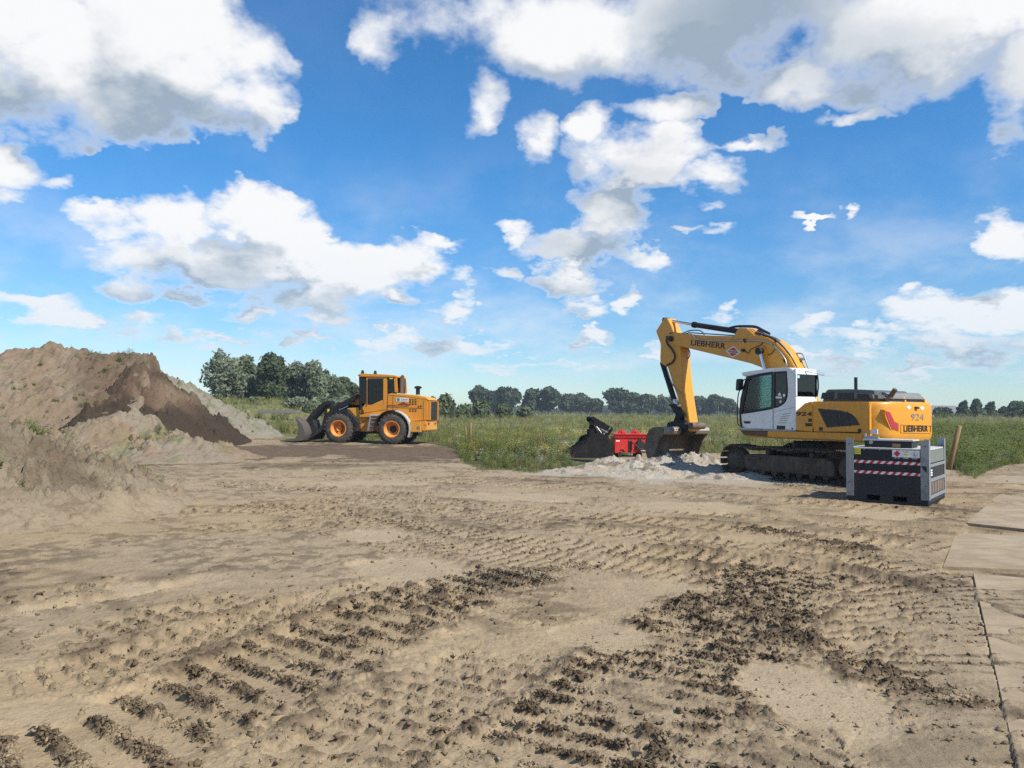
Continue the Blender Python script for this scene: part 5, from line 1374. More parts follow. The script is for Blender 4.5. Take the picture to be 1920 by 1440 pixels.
# ------------------------------------------------------------------ steel road plates on the right
def plate(corners, label, zt=.045):
    th = .10
    bm = bmesh.new(); bm_prism(bm, corners, zt - th, zt, 'z'); dobevel(bm, .004)
    o = bmo('road_plate', bm, M['plate'], None, 35)
    return tag(o, label, 'road plate', 'steel road plates laid along the right edge')
mt, t, b = newmat('dusty_steel_plate')
n1 = tnoise(t, 1.6, 8, .7, dist=.6); n2 = tnoise(t, 34, 5, .65); n3 = tnoise(t, .9, 5)
cc = MIXC(t, SS(t, n1, .36, .64), C4((.27, .205, .127)), C4((.365, .283, .185)))
pm = N(t, 'ShaderNodeMapping'); pc_ = N(t, 'ShaderNodeTexCoord'); t.links.new(pc_.outputs['Object'], pm.inputs[0]); pm.inputs[2].default_value = (0, 0, R(-25)); pm.inputs[3].default_value = (.8, 6, 1)
n4 = N(t, 'ShaderNodeTexNoise'); n4.inputs['Scale'].default_value = 1.2; n4.inputs['Detail'].default_value = 8; n4.inputs['Roughness'].default_value = .7; t.links.new(pm.outputs[0], n4.inputs['Vector'])
cc = MIXC(t, MATH(t, 'MULTIPLY', SS(t, n4.outputs[0], .50, .66), .55), cc, C4((.19, .145, .095)))
cc = MIXC(t, MATH(t, 'MULTIPLY', SS(t, n2, .56, .70), .35), cc, C4((.22, .16, .10)))
cc = MIXC(t, MATH(t, 'MULTIPLY', SS(t, n3, .58, .72), .5), cc, C4((.29, .255, .205)))
t.links.new(cc, b.inputs['Base Color']); b.inputs['Roughness'].default_value = .85; b.inputs['Specular IOR Level'].default_value = .25
bp = N(t, 'ShaderNodeBump'); bp.inputs['Strength'].default_value = .35; bp.inputs['Distance'].default_value = .02
t.links.new(MATH(t, 'ADD', MATH(t, 'MULTIPLY', n1, 1.5), MATH(t, 'MULTIPLY', n2, .4)), bp.inputs['Height']); t.links.new(bp.outputs[0], b.inputs['Normal'])
M['plate'] = mt
def quad(p0, p1, width):
    """a rectangle from the edge p0-p1, to its right"""
    a, b = Vector(p0), Vector(p1); d = (b - a).normalized(); nrm = Vector((d.y, -d.x))
    return [tuple(a), tuple(b), tuple(b + nrm * width), tuple(a + nrm * width)]
g0, g1 = Vector(ground_at(1912, 1470)), Vector(ground_at(1824, 1078))
dplate = (g1 - g0).normalized()
plate(quad(tuple(g1 - dplate * 5.2), tuple(g1), 2.4), 'nearest pale dusty road plate in the lower right corner', .022)
h0 = Vector(ground_at(1768, 1066)); h1 = Vector(ground_at(1792, 1003))
e = (Vector(ground_at(2010, 1076)) - h0).normalized()
plate([tuple(h0), tuple(h1), tuple(h1 + e * 3.2), tuple(h0 + e * 3.2)], 'second road plate, lying across behind the nearest plate', .026)
k0 = Vector(ground_at(1812, 984)); k1 = Vector(ground_at(1872, 930)); e2 = (Vector(ground_at(1990, 1004)) - k0).normalized()
plate([tuple(k0), tuple(k1), tuple(k1 + e2 * 3.0), tuple(k0 + e2 * 3.0)], 'third road plate, tilted to the right of the fuel tank', .034)
q0 = Vector(ground_at(1845, 908)); q1 = Vector(ground_at(1868, 895)); e3 = (Vector(ground_at(1995, 912)) - q0).normalized()
plate([tuple(q0), tuple(q1), tuple(q1 + e3 * 3.4), tuple(q0 + e3 * 3.4)], 'farthest road plate at the edge of the weeds', .04)

# ------------------------------------------------------------------ posts and stakes
def stake(name, u0, v0, u1, v1, y, r_, mat, label, cat, lean=0.0, square=False):
    a, b = at_depth(u0, v0, y), at_depth(u1, v1, y + lean)
    bm = bmesh.new(); bm_cyl(bm, a - Vector((0, 0, .15)), b, r_, r_ * .93, 5 if square else 12); dobevel(bm, r_ * .2, 1)
    o = bmo(name, bm, mat, None, 40); return tag(o, label, cat)
stake('wooden_post', 1779, 868, 1799, 798, 17.2, .055, M['wood'], 'round wooden post leaning right, behind the fuel tank', 'post', -.15)
stake('marker_stake', 882, 826, 883, 793, 34, .05, M['wood'], 'grey wooden stake standing in the weeds right of the loader', 'stake', 0, True)
stake('marker_stake', 874, 824, 873, 800, 36, .04, M['wood'], 'shorter thin stake just left of the grey stake', 'stake', 0, True)
stake('marker_stake', 457, 780, 457, 770, 60, .05, M['wood'], 'small pale stake beside the stony heap', 'stake', 0, True)
a, b = at_depth(488, 768, 66), at_depth(560, 768, 66)
cb = bmesh.new(); bm_box(cb, ((a.x + b.x) / 2, 66, a.z - .16), (b.x - a.x, 1.2, .30)); dobevel(cb, .03)
tag(bmo('concrete_slab', cb, M['steel'], None, 35), 'pale concrete slab lying in the weeds left of the loader', 'slab')

# ------------------------------------------------------------------ vegetation materials
def leafmat(name, ca, cb, transl=.35, scale=.8, rough=.6):
    mt = bpy.data.materials.new(name); mt.use_nodes = True; t = mt.node_tree; t.nodes.clear()
    oi = N(t, 'ShaderNodeObjectInfo'); n = tnoise(t, scale, 3, .6)
    at = N(t, 'ShaderNodeAttribute'); at.attribute_name = 'leafvar'
    f = MATH(t, 'ADD', MATH(t, 'MULTIPLY', at.outputs['Fac'], .55), MATH(t, 'ADD', MATH(t, 'MULTIPLY', oi.outputs['Random'], .35), MATH(t, 'MULTIPLY_ADD', n, .6, -.25)), clamp=True)
    c = MIXC(t, f, C4(ca), C4(cb))
    d = N(t, 'ShaderNodeBsdfPrincipled'); t.links.new(c, d.inputs['Base Color']); d.inputs['Roughness'].default_value = rough; d.inputs['Specular IOR Level'].default_value = .25
    tr = N(t, 'ShaderNodeBsdfTranslucent'); t.links.new(c, tr.inputs[0])
    mx = N(t, 'ShaderNodeMixShader'); mx.inputs[0].default_value = transl; t.links.new(d.outputs[0], mx.inputs[1]); t.links.new(tr.outputs[0], mx.inputs[2])
    o = N(t, 'ShaderNodeOutputMaterial'); t.links.new(mx.outputs[0], o.inputs[0])
    return mt
M['willow'] = leafmat('willow_leaves', (.16, .20, .105), (.32, .35, .235), .48)
M['darkleaf'] = leafmat('dark_tree_leaves', (.068, .100, .044), (.145, .178, .090), .46)
M['farleaf'] = leafmat('far_tree_leaves', (.060, .095, .045), (.120, .155, .080), .42)
M['scrub'] = leafmat('scrub_leaves', (.10, .135, .06), (.20, .225, .11), .42)
M['bark'] = paint('bark', (.09, .075, .055), .9, .4, (.05, .04, .03))
M['grass'] = leafmat('green_grass', (.16, .195, .045), (.29, .315, .09), .5, 3)
M['grass2'] = leafmat('yellow_green_grass', (.27, .27, .09), (.47, .43, .19), .5, 3)
M['drygrass'] = leafmat('dry_grass', (.22, .18, .085), (.36, .30, .17), .3, 3)
M['weed'] = leafmat('weed_leaves', (.12, .16, .042), (.24, .275, .08), .5, 3)
M['dock'] = leafmat('brown_dock', (.10, .055, .025), (.20, .11, .05), .2, 3)
M['white_petal'] = leafmat('white_petals', (.55, .56, .48), (.72, .72, .66), .2, 3)
M['yellow_petal'] = leafmat('yellow_petals', (.55, .42, .03), (.70, .58, .08), .2, 3)

def quads_mesh(name, C, U, W, var, mats, midx=None):
    """quads from centres C with half-vectors U, W"""
    n = len(C); P = np.empty((n, 4, 3), np.float32)
    P[:, 0] = C - U - W; P[:, 1] = C + U - W * .55; P[:, 2] = C + U * .8 + W; P[:, 3] = C - U * .7 + W * .8
    me = bpy.data.meshes.new(name)
    raw_mesh(me, P.reshape(-1, 3), np.arange(n * 4, dtype=np.int32).reshape(n, 4), None, False)
    a = me.attributes.new('leafvar', 'FLOAT', 'FACE'); a.data.foreach_set('value', var.astype(np.float32))
    for m_ in mats: me.materials.append(m_)
    if midx is not None: me.polygons.foreach_set('material_index', midx.astype(np.int32))
    return me
def rvec(n, r):
    v = r.normal(size=(n, 3)); return v / np.linalg.norm(v, axis=1)[:, None]
def crown_mesh(name, lobes, n, leaf, mat, r, upright=0.0):
    """leaf clumps through the outer volume of several overlapping lobes: (centre, radii)"""
    wts = np.array([l[1][0] * l[1][1] * l[1][2] for l in lobes]) ** (2 / 3); wts /= wts.sum()
    ids = r.choice(len(lobes), n, p=wts)
    cen = np.array([l[0] for l in lobes])[ids]; rad = np.array([l[1] for l in lobes])[ids]
    d = rvec(n, r); q = r.random(n) ** .33 * .62 + .38
    tuft = np.repeat(rvec(max(1, n // 9), r), 9, 0)           # leaves gather in sprays
    d[:len(tuft)] = d[:len(tuft)] * .33 + tuft[:n] * .67
    d /= np.linalg.norm(d, axis=1)[:, None]
    q[:len(tuft)] = np.clip(np.repeat(r.random(max(1, n // 9)) ** .4 * .6 + .45, 9)[:n] + r.normal(size=len(tuft)) * .07, 0, 1.12)
    C = cen + d * q[:, None] * rad
    u = rvec(n, r); nrm = d + .9 * rvec(n, r); nrm /= np.linalg.norm(nrm, axis=1)[:, None]
    U = np.cross(nrm, u); U /= np.linalg.norm(U, axis=1)[:, None]; W = np.cross(nrm, U)
    s = leaf * (.55 + .9 * r.random(n))
    return quads_mesh(name, C, U * (s * .55)[:, None], W * s[:, None], r.random(n), [mat])
def trunk_obj(root, h, r0, limbs, r, spread, mat):
    bm = bmesh.new(); pts = [Vector((0, 0, -.3))]
    for k in range(1, 6): pts.append(Vector((r.normal() * .05 * h * .3, r.normal() * .05 * h * .3, h * k / 5 * .85)))
    bm_tube(bm, pts, r0, 7, [r0 * (1.25 - .95 * k / 5) for k in range(6)])
    for k in range(limbs):
        b = pts[1 + k % 4]; a = r.random() * 6.283
        e_ = b + Vector((math.cos(a) * spread * .7, math.sin(a) * spread * .7, h * (.18 + .22 * r.random())))
        bm_tube(bm, [b, b.lerp(e_, .5) + Vector((0, 0, .06 * h)), e_], r0 * .4, 5, [r0 * .45, r0 * .3, r0 * .12])
    return bmo('trunk', bm, mat, root, True)
TREE_N = [0]
def tree(name, u, vtop, vbase, wpx, depth, mat, label, cat, group, shape='round', n=2600, lean=0.0, leaf=None):
    TREE_N[0] += 1; r = np.random.default_rng(100 + TREE_N[0])
    b = at_depth(u, vbase, depth); t_ = at_depth(u, vtop, depth)
    gz = float(terrain(np.array([b.x]), np.array([b.y]))[0])
    H_ = (t_.z - gz) * (.88 if shape == 'willow' else .96); w = wpx / FPX * depth / 2
    root = tag(empty(name, (b.x, b.y, gz), r.random() * 6.28 if shape != 'lean' else 0), label, cat, group)
    lobes = []
    if shape == 'round':
        lobes.append(((0, 0, H_ * .60), (w * .72, w * .72, H_ * .34)))
        for k in range(9):
            a = 6.283 * k / 9 + r.random(); zz = H_ * (.32 + .52 * r.random()); rr = w * (.30 + .22 * r.random())
            d_ = w * (.50 + .18 * r.random()) * (1 - .45 * abs(zz / H_ - .5))
            lobes.append(((math.cos(a) * d_, math.sin(a) * d_, zz), (rr, rr, rr * .9)))
        lobes.append(((0, 0, H_ * .86), (w * .45, w * .45, H_ * .14)))
    elif shape == 'willow':
        for k in range(17):
            f = .14 + .76 * k / 16; a = r.random() * 6.283; prof = math.sin(math.pi * min(1, f * .86 + .10)) ** .4
            d_ = w * .80 * prof * r.random() ** .6; rr = w * (.34 + .24 * r.random()) * (.55 + .45 * prof)
            lobes.append(((math.cos(a) * d_ + lean * w * (f - .4), math.sin(a) * d_, H_ * f), (rr, rr, rr * 1.35)))
    elif shape == 'conifer':
        for k in range(12):
            f = .10 + .86 * k / 11; rr = w * (1.05 - f * .85)
            lobes.append(((r.normal() * .12 * w, r.normal() * .12 * w, H_ * f), (rr * .8, rr * .8, H_ * .075)))
    else:                                   # bush
        for k in range(8):
            a = r.random() * 6.283; d_ = w * .6 * r.random(); rr = w * (.35 + .25 * r.random()); hh = H_ * (.35 + .3 * r.random())
            lobes.append(((math.cos(a) * d_, math.sin(a) * d_, H_ - hh - H_ * .2 * r.random()), (rr, rr, hh)))
    leaf = leaf or .0022 * depth + .02
    me = crown_mesh('crown', lobes, n, leaf, mat, r)
    link('crown', me, None, root)
    trunk_obj(root, H_ * (.8 if shape != 'bush' else .5), max(.08, w * (.09 if shape != 'bush' else .05)), 6, r, w, M['bark'])
    return root
G1 = 'silvery willows on the left behind the heap'
tree('willow_tree', 424, 661, 752, 76, 105, M['willow'], 'leftmost silvery willow of the tall group, nearest the soil heap', 'tree', G1, 'willow', 4200, .25)
tree('willow_tree', 462, 660, 752, 62, 108, M['willow'], 'tall silvery willow, second from the soil heap', 'tree', G1, 'willow', 3800, .1)
tree('willow_tree', 506, 659, 753, 66, 104, M['darkleaf'], 'dark tall willow in the middle of the left group', 'tree', G1, 'willow', 4200, .1)
tree('willow_tree', 546, 676, 754, 58, 110, M['willow'], 'fourth silvery willow, shorter than the dark one beside it', 'tree', G1, 'willow', 3600)
tree('willow_tree', 582, 675, 755, 62, 108, M['willow'], 'broad silvery willow towards the right of the left group', 'tree', G1, 'willow', 3800)
tree('willow_tree', 612, 690, 756, 48, 112, M['willow'], 'smaller silvery willow at the right of the left group', 'tree', G1, 'willow', 3000)
tree('round_tree', 642, 704, 757, 56, 118, M['darkleaf'], 'round dark tree just left of the loader cab', 'tree', None, 'round', 3000)
tree('round_tree', 664, 722, 760, 40, 150, M['darkleaf'], 'small dark tree partly hidden by the loader cab', 'tree', None, 'round', 1800)
for (u, vt, w, d, lab) in ((345, 736, 46, 120, 'low dark hedge tree showing over the stony heap'), (385, 738, 44, 120, 'low bush left of the leftmost willow'), (600, 742, 70, 78, 'pale willow scrub in front of the left trees'), (648, 740, 66, 76, 'pale willow scrub beside the loader arms'), (555, 744, 56, 80, 'pale scrub at the foot of the fourth willow'), (480, 744, 40, 95, 'small pale bush under the tall willows')):
    tree('scrub_bush', u, vt, 772, w, d, M['scrub'] if d > 90 else M['willow'], lab, 'bush', 'bushes in front of the left trees', 'bush', 1500)
G2 = 'bushes behind the loader'
for (u, vt, w, d, lab) in ((835, 732, 52, 120, 'tall grey-green bush directly right of the loader'), (812, 738, 40, 118, 'grey-green bush touching the loader bonnet'), (868, 748, 50, 118, 'low grey bush between the loader bush and the far trees'), (905, 740, 56, 125, 'pale pointed bush in front of the first far tree'), (945, 752, 56, 130, 'low pale bush under the far trees'), (985, 756, 50, 135, 'last low bush of the row right of the loader')):
    tree('scrub_bush', u, vt + 6, 772, w * .8, d, M['scrub'], lab, 'bush', G2, 'bush', 1500)
G3 = 'dark trees along the far side of the meadow'
FT = [(898, 721, 46, 'first dark far tree from the left, twin-topped'), (926, 732, 40, 'dark far tree between the first and the broad one'), (952, 725, 58, 'broad dark far tree behind the pale bushes'), (995, 728, 44, 'dark far tree left of the tall domed one'), (1030, 723, 54, 'tall domed far tree in the middle of the row'), (1062, 738, 40, 'lower dark far tree right of the domed one'),
      (1090, 738, 50, 'wide low far tree before the gap'), (1116, 748, 34, 'small far tree at the gap'), (1158, 727, 60, 'large domed far tree right of the gap'), (1186, 734, 44, 'far tree leaning on the large domed one'), (1212, 738, 44, 'far tree just left of the excavator arm'), (1250, 746, 56, 'low far tree behind the excavator arm'), (1308, 742, 52, 'far tree just right of the excavator arm'), (1340, 740, 58, 'broad far tree between arm and cab'), (1368, 748, 40, 'small far tree beside the cab mirror')]
for (u, vt, w, lab) in FT: tree('field_tree', u, vt, 774, w * .84, 290 + (u % 7) * 10, M['farleaf'], lab, 'tree', G3, 'round', 1500, leaf=.85)
G4 = 'trees on the far right'
for (u, vt, w, sh, lab) in ((1768, 764, 34, 'round', 'dark domed tree behind the white-fronted houses'), (1808, 752, 34, 'conifer', 'pointed tree at the left of the far right row'), (1832, 749, 40, 'conifer', 'tall pointed tree second in the far right row'), (1858, 754, 36, 'conifer', 'pointed tree in the middle of the far right row'), (1880, 764, 30, 'conifer', 'short pointed tree in the far right row'), (1908, 752, 46, 'round', 'dark round tree at the right edge of the picture'), (1940, 750, 50, 'round', 'dark round tree cut by the right edge')):
    tree('field_tree', u, vt, 788, w, 170, M['farleaf'], lab, 'tree', G4, sh, 1500, leaf=.45)
# a far wood closing the horizon
r = np.random.default_rng(5)
n = 16000; azf = r.uniform(-.75, .75, n); dist = r.uniform(520, 640, n)
hh = 3.0 + 6.0 * vnoise(azf * 40 + 50, azf * 0 + 3, 5) * vnoise(azf * 9 + 50, azf * 0 + 8, 6)
hh += 9 * sstep(azf, -.30, -.14) * (1 - sstep(azf, -.13, -.06))
zf = hh * r.random(n) ** .6
Cf = np.stack([np.sin(azf) * dist, np.cos(azf) * dist, zf], 1); nr = rvec(n, r); u_ = rvec(n, r); U = np.cross(nr, u_); U /= np.linalg.norm(U, axis=1)[:, None]; W = np.cross(nr, U)
s = r.uniform(.8, 1.9, n)
fw = link('far_wood', quads_mesh('far_wood', Cf, U * s[:, None], W * s[:, None], r.random(n), [M['farleaf']]))
tag(fw, 'thin line of far woodland along the horizon', 'woodland', None, 'stuff')

# far houses on the right
def house(u, v, w, d, hgt, label, col):
    p = at_depth(u, v, d); x0 = w / 2
    h = tag(empty('house', (p.x, p.y, 0.4), R(14)), label, 'house', 'far houses on the right')
    bm = bmesh.new(); bm_box(bm, (0, 0, hgt / 2 - .3), (w, 6, hgt + .6)); bmo('wall', bm, col, h)
    prism('roof', [(-3.4, hgt), (3.4, hgt), (0, hgt + 2.2)], -x0 - .3, x0 + .3, M['rooftile'], h, 0, 'x')
    for k in range(3): box('window', (-x0 + w * (k + .5) / 3, -3.02, hgt * .55), (w * .14, .06, hgt * .35), M['gloss'], h, 0)
house(1762, 779, 10, 210, 1.9, 'far low house with a white front behind the tail of the excavator', M['render'])
house(1786, 782, 8, 225, 1.4, 'far grey-roofed house right of the white-fronted one', M['render'])

# ------------------------------------------------------------------ meadow plants (scattered)
PROTO = {}
def proto(name, C, U, W, mi, mats):
    n = len(C); rr = np.random.default_rng(len(name)); me = quads_mesh(name, np.array(C), np.array(U), np.array(W), rr.random(n), mats, np.array(mi))
    o = bpy.data.objects.new(name, me); return o
def blades(n, h, rad, r, width, bend=.35):
    C, U, W = [], [], []
    for k in range(n):
        a, d = r.random() * 6.283, rad * math.sqrt(r.random()); x, y = math.cos(a) * d, math.sin(a) * d
        hh = h * (.55 + .6 * r.random()); da = r.random() * 6.283; bx, by = math.cos(da) * hh * bend * r.random(), math.sin(da) * hh * bend * r.random()
        pa = r.random() * 6.283; wv_ = np.array([math.cos(pa), math.sin(pa), 0]) * width * (.7 + .6 * r.random())
        for (f0, f1, ws) in ((0, .55, 1.0), (.55, 1.0, .65)):
            p0 = np.array([x + bx * f0 ** 2, y + by * f0 ** 2, hh * f0]); p1 = np.array([x + bx * f1 ** 2, y + by * f1 ** 2, hh * f1])
            C.append((p0 + p1) / 2); W.append((p1 - p0) / 2); U.append(wv_ * ws)
    return C, U, W
def make_protos():
    out = []; r = np.random.default_rng(3)
    def add(nm, parts, mats):
        C, U, W, mi = [], [], [], []
        for (c, u, w, k) in parts: C += c; U += u; W += w; mi += [k] * len(c)
        out.append(proto(nm, C, U, W, mi, mats))
    def specks(n, h0, h1, rad, sz):
        C, U, W = [], [], []
        for k in range(n):
            a, d = r.random() * 6.283, rad * math.sqrt(r.random()); z_ = h0 + (h1 - h0) * r.random()
            C.append(np.array([math.cos(a) * d, math.sin(a) * d, z_])); t_ = rvec(1, r)[0] * np.array([1, 1, .5]); U.append(np.cross(t_, [0, 0, 1]) * sz); W.append(t_ * sz)
        return C, U, W
    add('a_tuft', [(*blades(34, .42, .22, r, .012), 0)], [M['grass']])
    add('b_tuft', [(*blades(30, .55, .26, r, .013), 0)], [M['grass2']])
    add('c_tall_grass', [(*blades(24, .85, .24, r, .010, .25), 0), (*specks(26, .55, .95, .26, .022), 1)], [M['grass2'], M['drygrass']])
    add('d_weed', [(*blades(10, .75, .2, r, .012, .2), 0), (*specks(70, .12, .85, .28, .045), 0)], [M['weed']])
    add('e_white_flower', [(*blades(18, .5, .22, r, .011), 0), (*specks(22, .10, .40, .24, .035), 0), (*specks(30, .40, .66, .28, .024), 1)], [M['weed'], M['white_petal']])
    add('f_yellow_flower', [(*blades(16, .55, .2, r, .012), 0), (*specks(26, .10, .5, .22, .035), 0), (*specks(30, .45, .72, .24, .024), 1)], [M['weed'], M['yellow_petal']])
    add('g_dock', [(*blades(8, .9, .12, r, .012, .15), 0), (*specks(46, .35, .95, .10, .030), 0), (*specks(14, .05, .35, .2, .06), 1)], [M['dock'], M['weed']])
    add('h_dark_weed', [(*blades(10, .9, .25, r, .014, .2), 0), (*specks(110, .10, 1.0, .36, .05), 0)], [M['weed']])
    return out
pcol = bpy.data.collections.new('meadow_plants')
for o in make_protos(): pcol.objects.link(o)
def scatter(name, P, scl, idx, label, seed):
    rr = np.random.default_rng(seed); n = len(P)
    me = bpy.data.meshes.new(name); me.vertices.add(n); me.vertices.foreach_set('co', np.ascontiguousarray(P, np.float32).ravel())
    for (nm, ty, v) in (('scl', 'FLOAT', scl.astype(np.float32)), ('idx', 'INT', idx.astype(np.int32))):
        a = me.attributes.new(nm, ty, 'POINT'); a.data.foreach_set('value', v)
    a = me.attributes.new('rot', 'FLOAT_VECTOR', 'POINT'); rv = np.zeros((n, 3), np.float32); rv[:, 2] = rr.random(n) * 6.283; rv[:, 0] = rr.normal(size=n) * .12; rv[:, 1] = rr.normal(size=n) * .12 - .06
    a.data.foreach_set('vector', rv.ravel())
    o = link(name, me)
    g = bpy.data.node_groups.new(name, 'GeometryNodeTree')
    g.interface.new_socket('Geometry', in_out='INPUT', socket_type='NodeSocketGeometry'); g.interface.new_socket('Geometry', in_out='OUTPUT', socket_type='NodeSocketGeometry')
    gi, go = g.nodes.new('NodeGroupInput'), g.nodes.new('NodeGroupOutput')
    ci = g.nodes.new('GeometryNodeCollectionInfo'); ci.inputs[0].default_value = pcol; ci.inputs[1].default_value = True; ci.inputs[2].default_value = True
    ip = g.nodes.new('GeometryNodeInstanceOnPoints'); ip.inputs['Pick Instance'].default_value = True
    def attr(nm, ty):
        q = g.nodes.new('GeometryNodeInputNamedAttribute'); q.data_type = ty; q.inputs[0].default_value = nm; return q.outputs[0]
    g.links.new(gi.outputs[0], ip.inputs['Points']); g.links.new(ci.outputs[0], ip.inputs['Instance'])
    g.links.new(attr('idx', 'INT'), ip.inputs['Instance Index'])
    e2r = g.nodes.new('FunctionNodeEulerToRotation'); g.links.new(attr('rot', 'FLOAT_VECTOR'), e2r.inputs[0]); g.links.new(e2r.outputs[0], ip.inputs['Rotation'])
    g.links.new(attr('scl', 'FLOAT'), ip.inputs['Scale']); g.links.new(ip.outputs[0], go.inputs[0])
    md = o.modifiers.new('plants', 'NODES'); md.node_group = g
    return tag(o, label, 'meadow', None, 'stuff')
def footprint(x, y, F, x0, x1, yy):
    dx, dy = x - F.o.x, y - F.o.y
    a = dx * F.f.x + dy * F.f.y; b = dx * F.l.x + dy * F.l.y
    return (a > x0) & (a < x1) & (np.abs(b) < yy)
def meadow_points(n, r0, r1, a0, a1, seed, power=1.0):
    r = np.random.default_rng(seed)
    rad = np.sqrt(r.uniform(r0 ** 2, r1 ** 2, n)) if power == 1 else (r.uniform(r0 ** (2 - power), r1 ** (2 - power), n)) ** (1 / (2 - power))
    az = r.uniform(a0, a1, n); x, y = rad * np.sin(az), rad * np.cos(az)
    m_ = meadow(x, y); k = m_ > -1.9 * r.random(n) ** 6
    k &= ~footprint(x, y, EX, -2.3, 2.4, 1.6) & ~footprint(x, y, LO, -3.4, 4.6, 1.5)
    k &= ~((x > 2.0) & (x < 5.6) & (y > 24.8) & (y < 30.5) & (x / y > .075))
    k &= ~((x > -34) & (x < -12.5) & (y > 28) & (y < 52.0 + .35 * (-x - 12)))
    x, y, m_ = x[k], y[k], m_[k]
    return x, y, m_, r
def choose(x, y, m_, r, near):
    n = len(x); q = r.random(n)
    fl = fbm2(x * .25, y * .25, 3, 700); ty = fbm2(x * .09, y * .09, 3, 710); yl = fbm2(x * .3, y * .3, 3, 720)
    idx = np.where(q < .26, 0, np.where(q < .58, 1, np.where(q < .76, 2, 3)))
    idx = np.where((q > .62) & (ty > .54), 7, idx)
    idx = np.where((fl > .50) & (r.random(n) < .40), 4, idx)
    idx = np.where((yl > .56) & (r.random(n) < .45), 5, idx)
    idx = np.where(r.random(n) < .035 + .10 * (ty > .55), 6, idx)
    return idx
x, y, m_, r = meadow_points(52000, 16, 62, -.70, .74, 71, 1.0)
k = (r.random(len(x)) < np.clip(30 / np.hypot(x, y), .35, 1)); x, y, m_ = x[k], y[k], m_[k]
sc_ = (.55 + .55 * r.random(len(x))) * (.20 + .48 * sstep(m_, -.5, 6)) * (1 + .35 * sstep(np.hypot(x, y), 30, 60))
az = np.arctan2(x, y); sc_ *= 1 + .25 * sstep(az, .40, .50)
idx = choose(x, y, m_, r, True)
idx = np.where((az > .42) & (r.random(len(x)) < .45), np.where(r.random(len(x)) < .6, 7, 3), idx)
scatter('meadow', np.stack([x, y, terrain(x, y) - .02], 1), sc_, idx, 'wild green meadow of grasses, weeds and white flowers behind the site', 1)
x, y, m_, r = meadow_points(46000, 58, 230, -.68, .70, 72, 1.0)
k = (r.random(len(x)) < np.clip(75 / np.hypot(x, y), .2, 1)); x, y, m_ = x[k], y[k], m_[k]
rr_ = np.hypot(x, y)
sc_ = (.8 + .6 * r.random(len(x))) * (1 + .9 * sstep(rr_, 60, 200)) * (1 - .45 * sstep(fbm2(x * .012, y * .05, 3, 600), .45, .6) * sstep(rr_, 60, 90))
scatter('far_meadow', np.stack([x, y, terrain(x, y) - .03], 1), sc_ * .85, np.where(r.random(len(x)) < .45, r.choice([1, 1, 2], len(x)), choose(x, y, m_, r, False)), 'distant meadow with pale dry bands towards the trees', 2)
# sparse tufts on the heaps
def on_heaps(name, boxes, n, label, seed, smin=.25, smax=.7, kinds=(0, 1, 3, 3, 7)):
    bpy.context.view_layer.update(); dg = bpy.context.evaluated_depsgraph_get()
    r = np.random.default_rng(seed); P = []
    for (nm, x0, x1, y0, y1, k) in boxes:
        o = bpy.data.objects[nm]
        for _ in range(int(n * k)):
            cx, cy = r.uniform(x0, x1), r.uniform(y0, y1); m2 = r.integers(3, 12)
            for _ in range(m2):
                xx, yy = cx + r.normal() * .28, cy + r.normal() * .28
                ok, loc, nrm, fi = o.ray_cast(Vector((xx, yy, 20)), Vector((0, 0, -1)))
                if ok and loc.z > .15: P.append((xx, yy, loc.z - .03))
    P = np.array(P); scatter(name, P, r.uniform(smin, smax, len(P)), r.choice(kinds, len(P)), label, seed)
on_heaps('heap_weeds', [('clay_bank', -11.5, -8.8, 14.0, 15.4, 1.6), ('clay_bank', -8.5, -6.6, 13.5, 15.5, .35), ('clay_bank', -11, -7, 10.5, 13.5, .25), ('soil_heap', -23.5, -19, 32.5, 39, 1.2), ('soil_mound', -19, -11, 26, 30, 1.0), ('rubble_heap', -24, -15, 47, 54, .8)], 16, 'scattered weeds sprouting on the soil heaps', 9, .10, .36)
tree('scrub_bush', 330, 702, 745, 26, 50, M['scrub'], 'single young shrub standing on the shoulder of the stony heap', 'bush', None, 'bush', 700, leaf=.09)
# ------------------------------------------------------------------ loose clods
r = np.random.default_rng(77)
ico = bmesh.new(); bmesh.ops.create_icosphere(ico, subdivisions=1, radius=1.0)
iv = np.array([v.co[:] for v in ico.verts]); itri = np.array([[v.index for v in f.verts] for f in ico.faces]); ico.free()
n = 8000
rad = 3.1 * (30 / 3.1) ** r.random(n); az = r.uniform(-.66, .66, n); cx, cy = rad * np.sin(az), rad * np.cos(az)
dn = fbm2(cx * .9, cy * .9, 3, 51) + .3 * fbm2(cx * 3, cy * 3, 2, 52)
k = (dn > .60) & (meadow(cx, cy) < -.6); cx, cy = cx[k], cy[k]; n = len(cx)
li = np.searchsorted(radii, np.hypot(cx, cy)); ai = np.searchsorted(azs, np.arctan2(cx, cy)); ci_ = np.clip(li, 0, NR - 1) * NC + np.clip(ai, 0, NC - 1)
cz = Z[ci_]; ctone = TONE[ci_] * r.uniform(.55, 1.05, n)[:, None]
s = (.004 + .015 * r.random(n) ** 4.0) * (1 + .02 * np.hypot(cx, cy))
V3 = iv[None] * (1 + .45 * r.normal(size=(n, len(iv), 1))) * (s[:, None] * r.uniform(.6, 1.4, (n, 3)))[:, None, :] * np.array([1, 1, .75])
V3 = V3 + np.stack([cx, cy, cz + s * .25], 1)[:, None, :]
F3 = (itri[None] + (np.arange(n) * len(iv))[:, None, None]).reshape(-1, 3)
cl = bpy.data.meshes.new('soil_clods'); raw_mesh(cl, V3.reshape(-1, 3), F3, np.repeat(ctone, len(iv), 0), False)
tag(link('soil_clods', cl, M['soil']), 'loose clods and crumbs of soil strewn over the ground', 'soil clods', None, 'stuff')

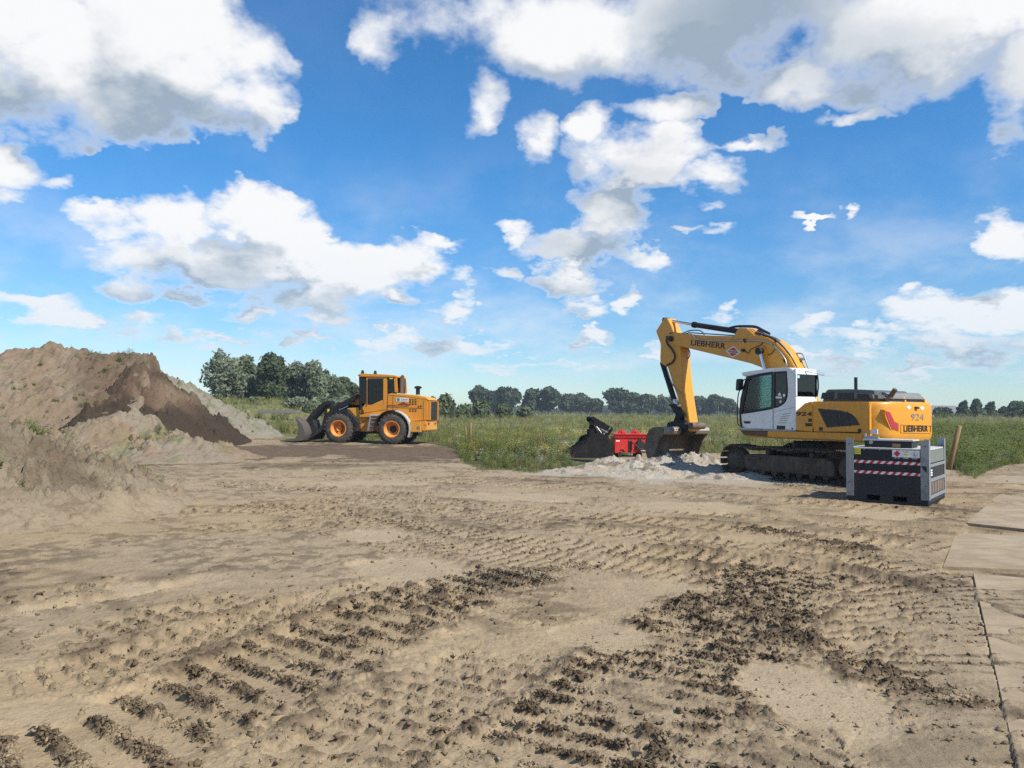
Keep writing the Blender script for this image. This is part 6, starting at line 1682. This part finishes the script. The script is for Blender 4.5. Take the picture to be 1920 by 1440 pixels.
# crumbs broken off along the tread ridges
r = np.random.default_rng(78)
rg = np.hypot(X, Y)
wgt = np.clip(ridgew, 0, 1) ** 2.5 * (rg < 20) * rg * np.minimum(rg * rg / 1800, .1) / (1 + (rg / 6) ** 2) * (meadow(X, Y) < -.5) * ~bed
n = 34000
pick = r.choice(len(X), n, p=wgt / wgt.sum())
ov = np.array([[1, 0, 0], [-1, 0, 0], [0, 1, 0], [0, -1, 0], [0, 0, 1], [0, 0, -1]], float)
ot = np.array([[0, 2, 4], [2, 1, 4], [1, 3, 4], [3, 0, 4], [2, 0, 5], [1, 2, 5], [3, 1, 5], [0, 3, 5]])
s = (.0035 + .0105 * r.random(n) ** 3.0) * (1 + .035 * rg[pick])
V3 = (ov[None] + .45 * r.normal(size=(n, 6, 3))) * (s[:, None] * r.uniform(.6, 1.5, (n, 3)))[:, None, :]
q1 = r.random(n) * 6.283; cs_, sn_ = np.cos(q1)[:, None], np.sin(q1)[:, None]
V3 = np.stack([V3[..., 0] * cs_ - V3[..., 1] * sn_, V3[..., 0] * sn_ + V3[..., 1] * cs_, V3[..., 2] * .8], -1)
gzz = Z[near][pick]
V3 = V3 + np.stack([X[pick] + r.normal(size=n) * .012, Y[pick] + r.normal(size=n) * .012, gzz + s * .1], 1)[:, None, :]
F3 = (ot[None] + (np.arange(n) * 6)[:, None, None]).reshape(-1, 3)
tn = TONE[near][pick] * r.uniform(.8, 1.35, n)[:, None]
cl = bpy.data.meshes.new('tread_crumbs'); raw_mesh(cl, V3.reshape(-1, 3), F3, np.repeat(tn, 6, 0), False)
tag(link('tread_crumbs', cl, M['soil']), 'crumbled soil broken up along the tread marks', 'soil crumbs', None, 'stuff')

# ------------------------------------------------------------------ the air
hb = bmesh.new(); bm_box(hb, (0, 350, 6.0), (2400, 1500, 16))
hz_o = bmo('haze', hb, None, None)
mt = bpy.data.materials.new('thin_summer_haze'); mt.use_nodes = True; t = mt.node_tree; t.nodes.clear()
pv = N(t, 'ShaderNodeVolumePrincipled'); pv.inputs['Color'].default_value = (.80, .88, 1.0, 1); pv.inputs['Density'].default_value = .0004; pv.inputs['Anisotropy'].default_value = .2
o = N(t, 'ShaderNodeOutputMaterial'); t.links.new(pv.outputs[0], o.inputs['Volume'])
hz_o.data.materials.append(mt)
tag(hz_o, 'thin summer haze over the far fields', 'haze', None, 'stuff')
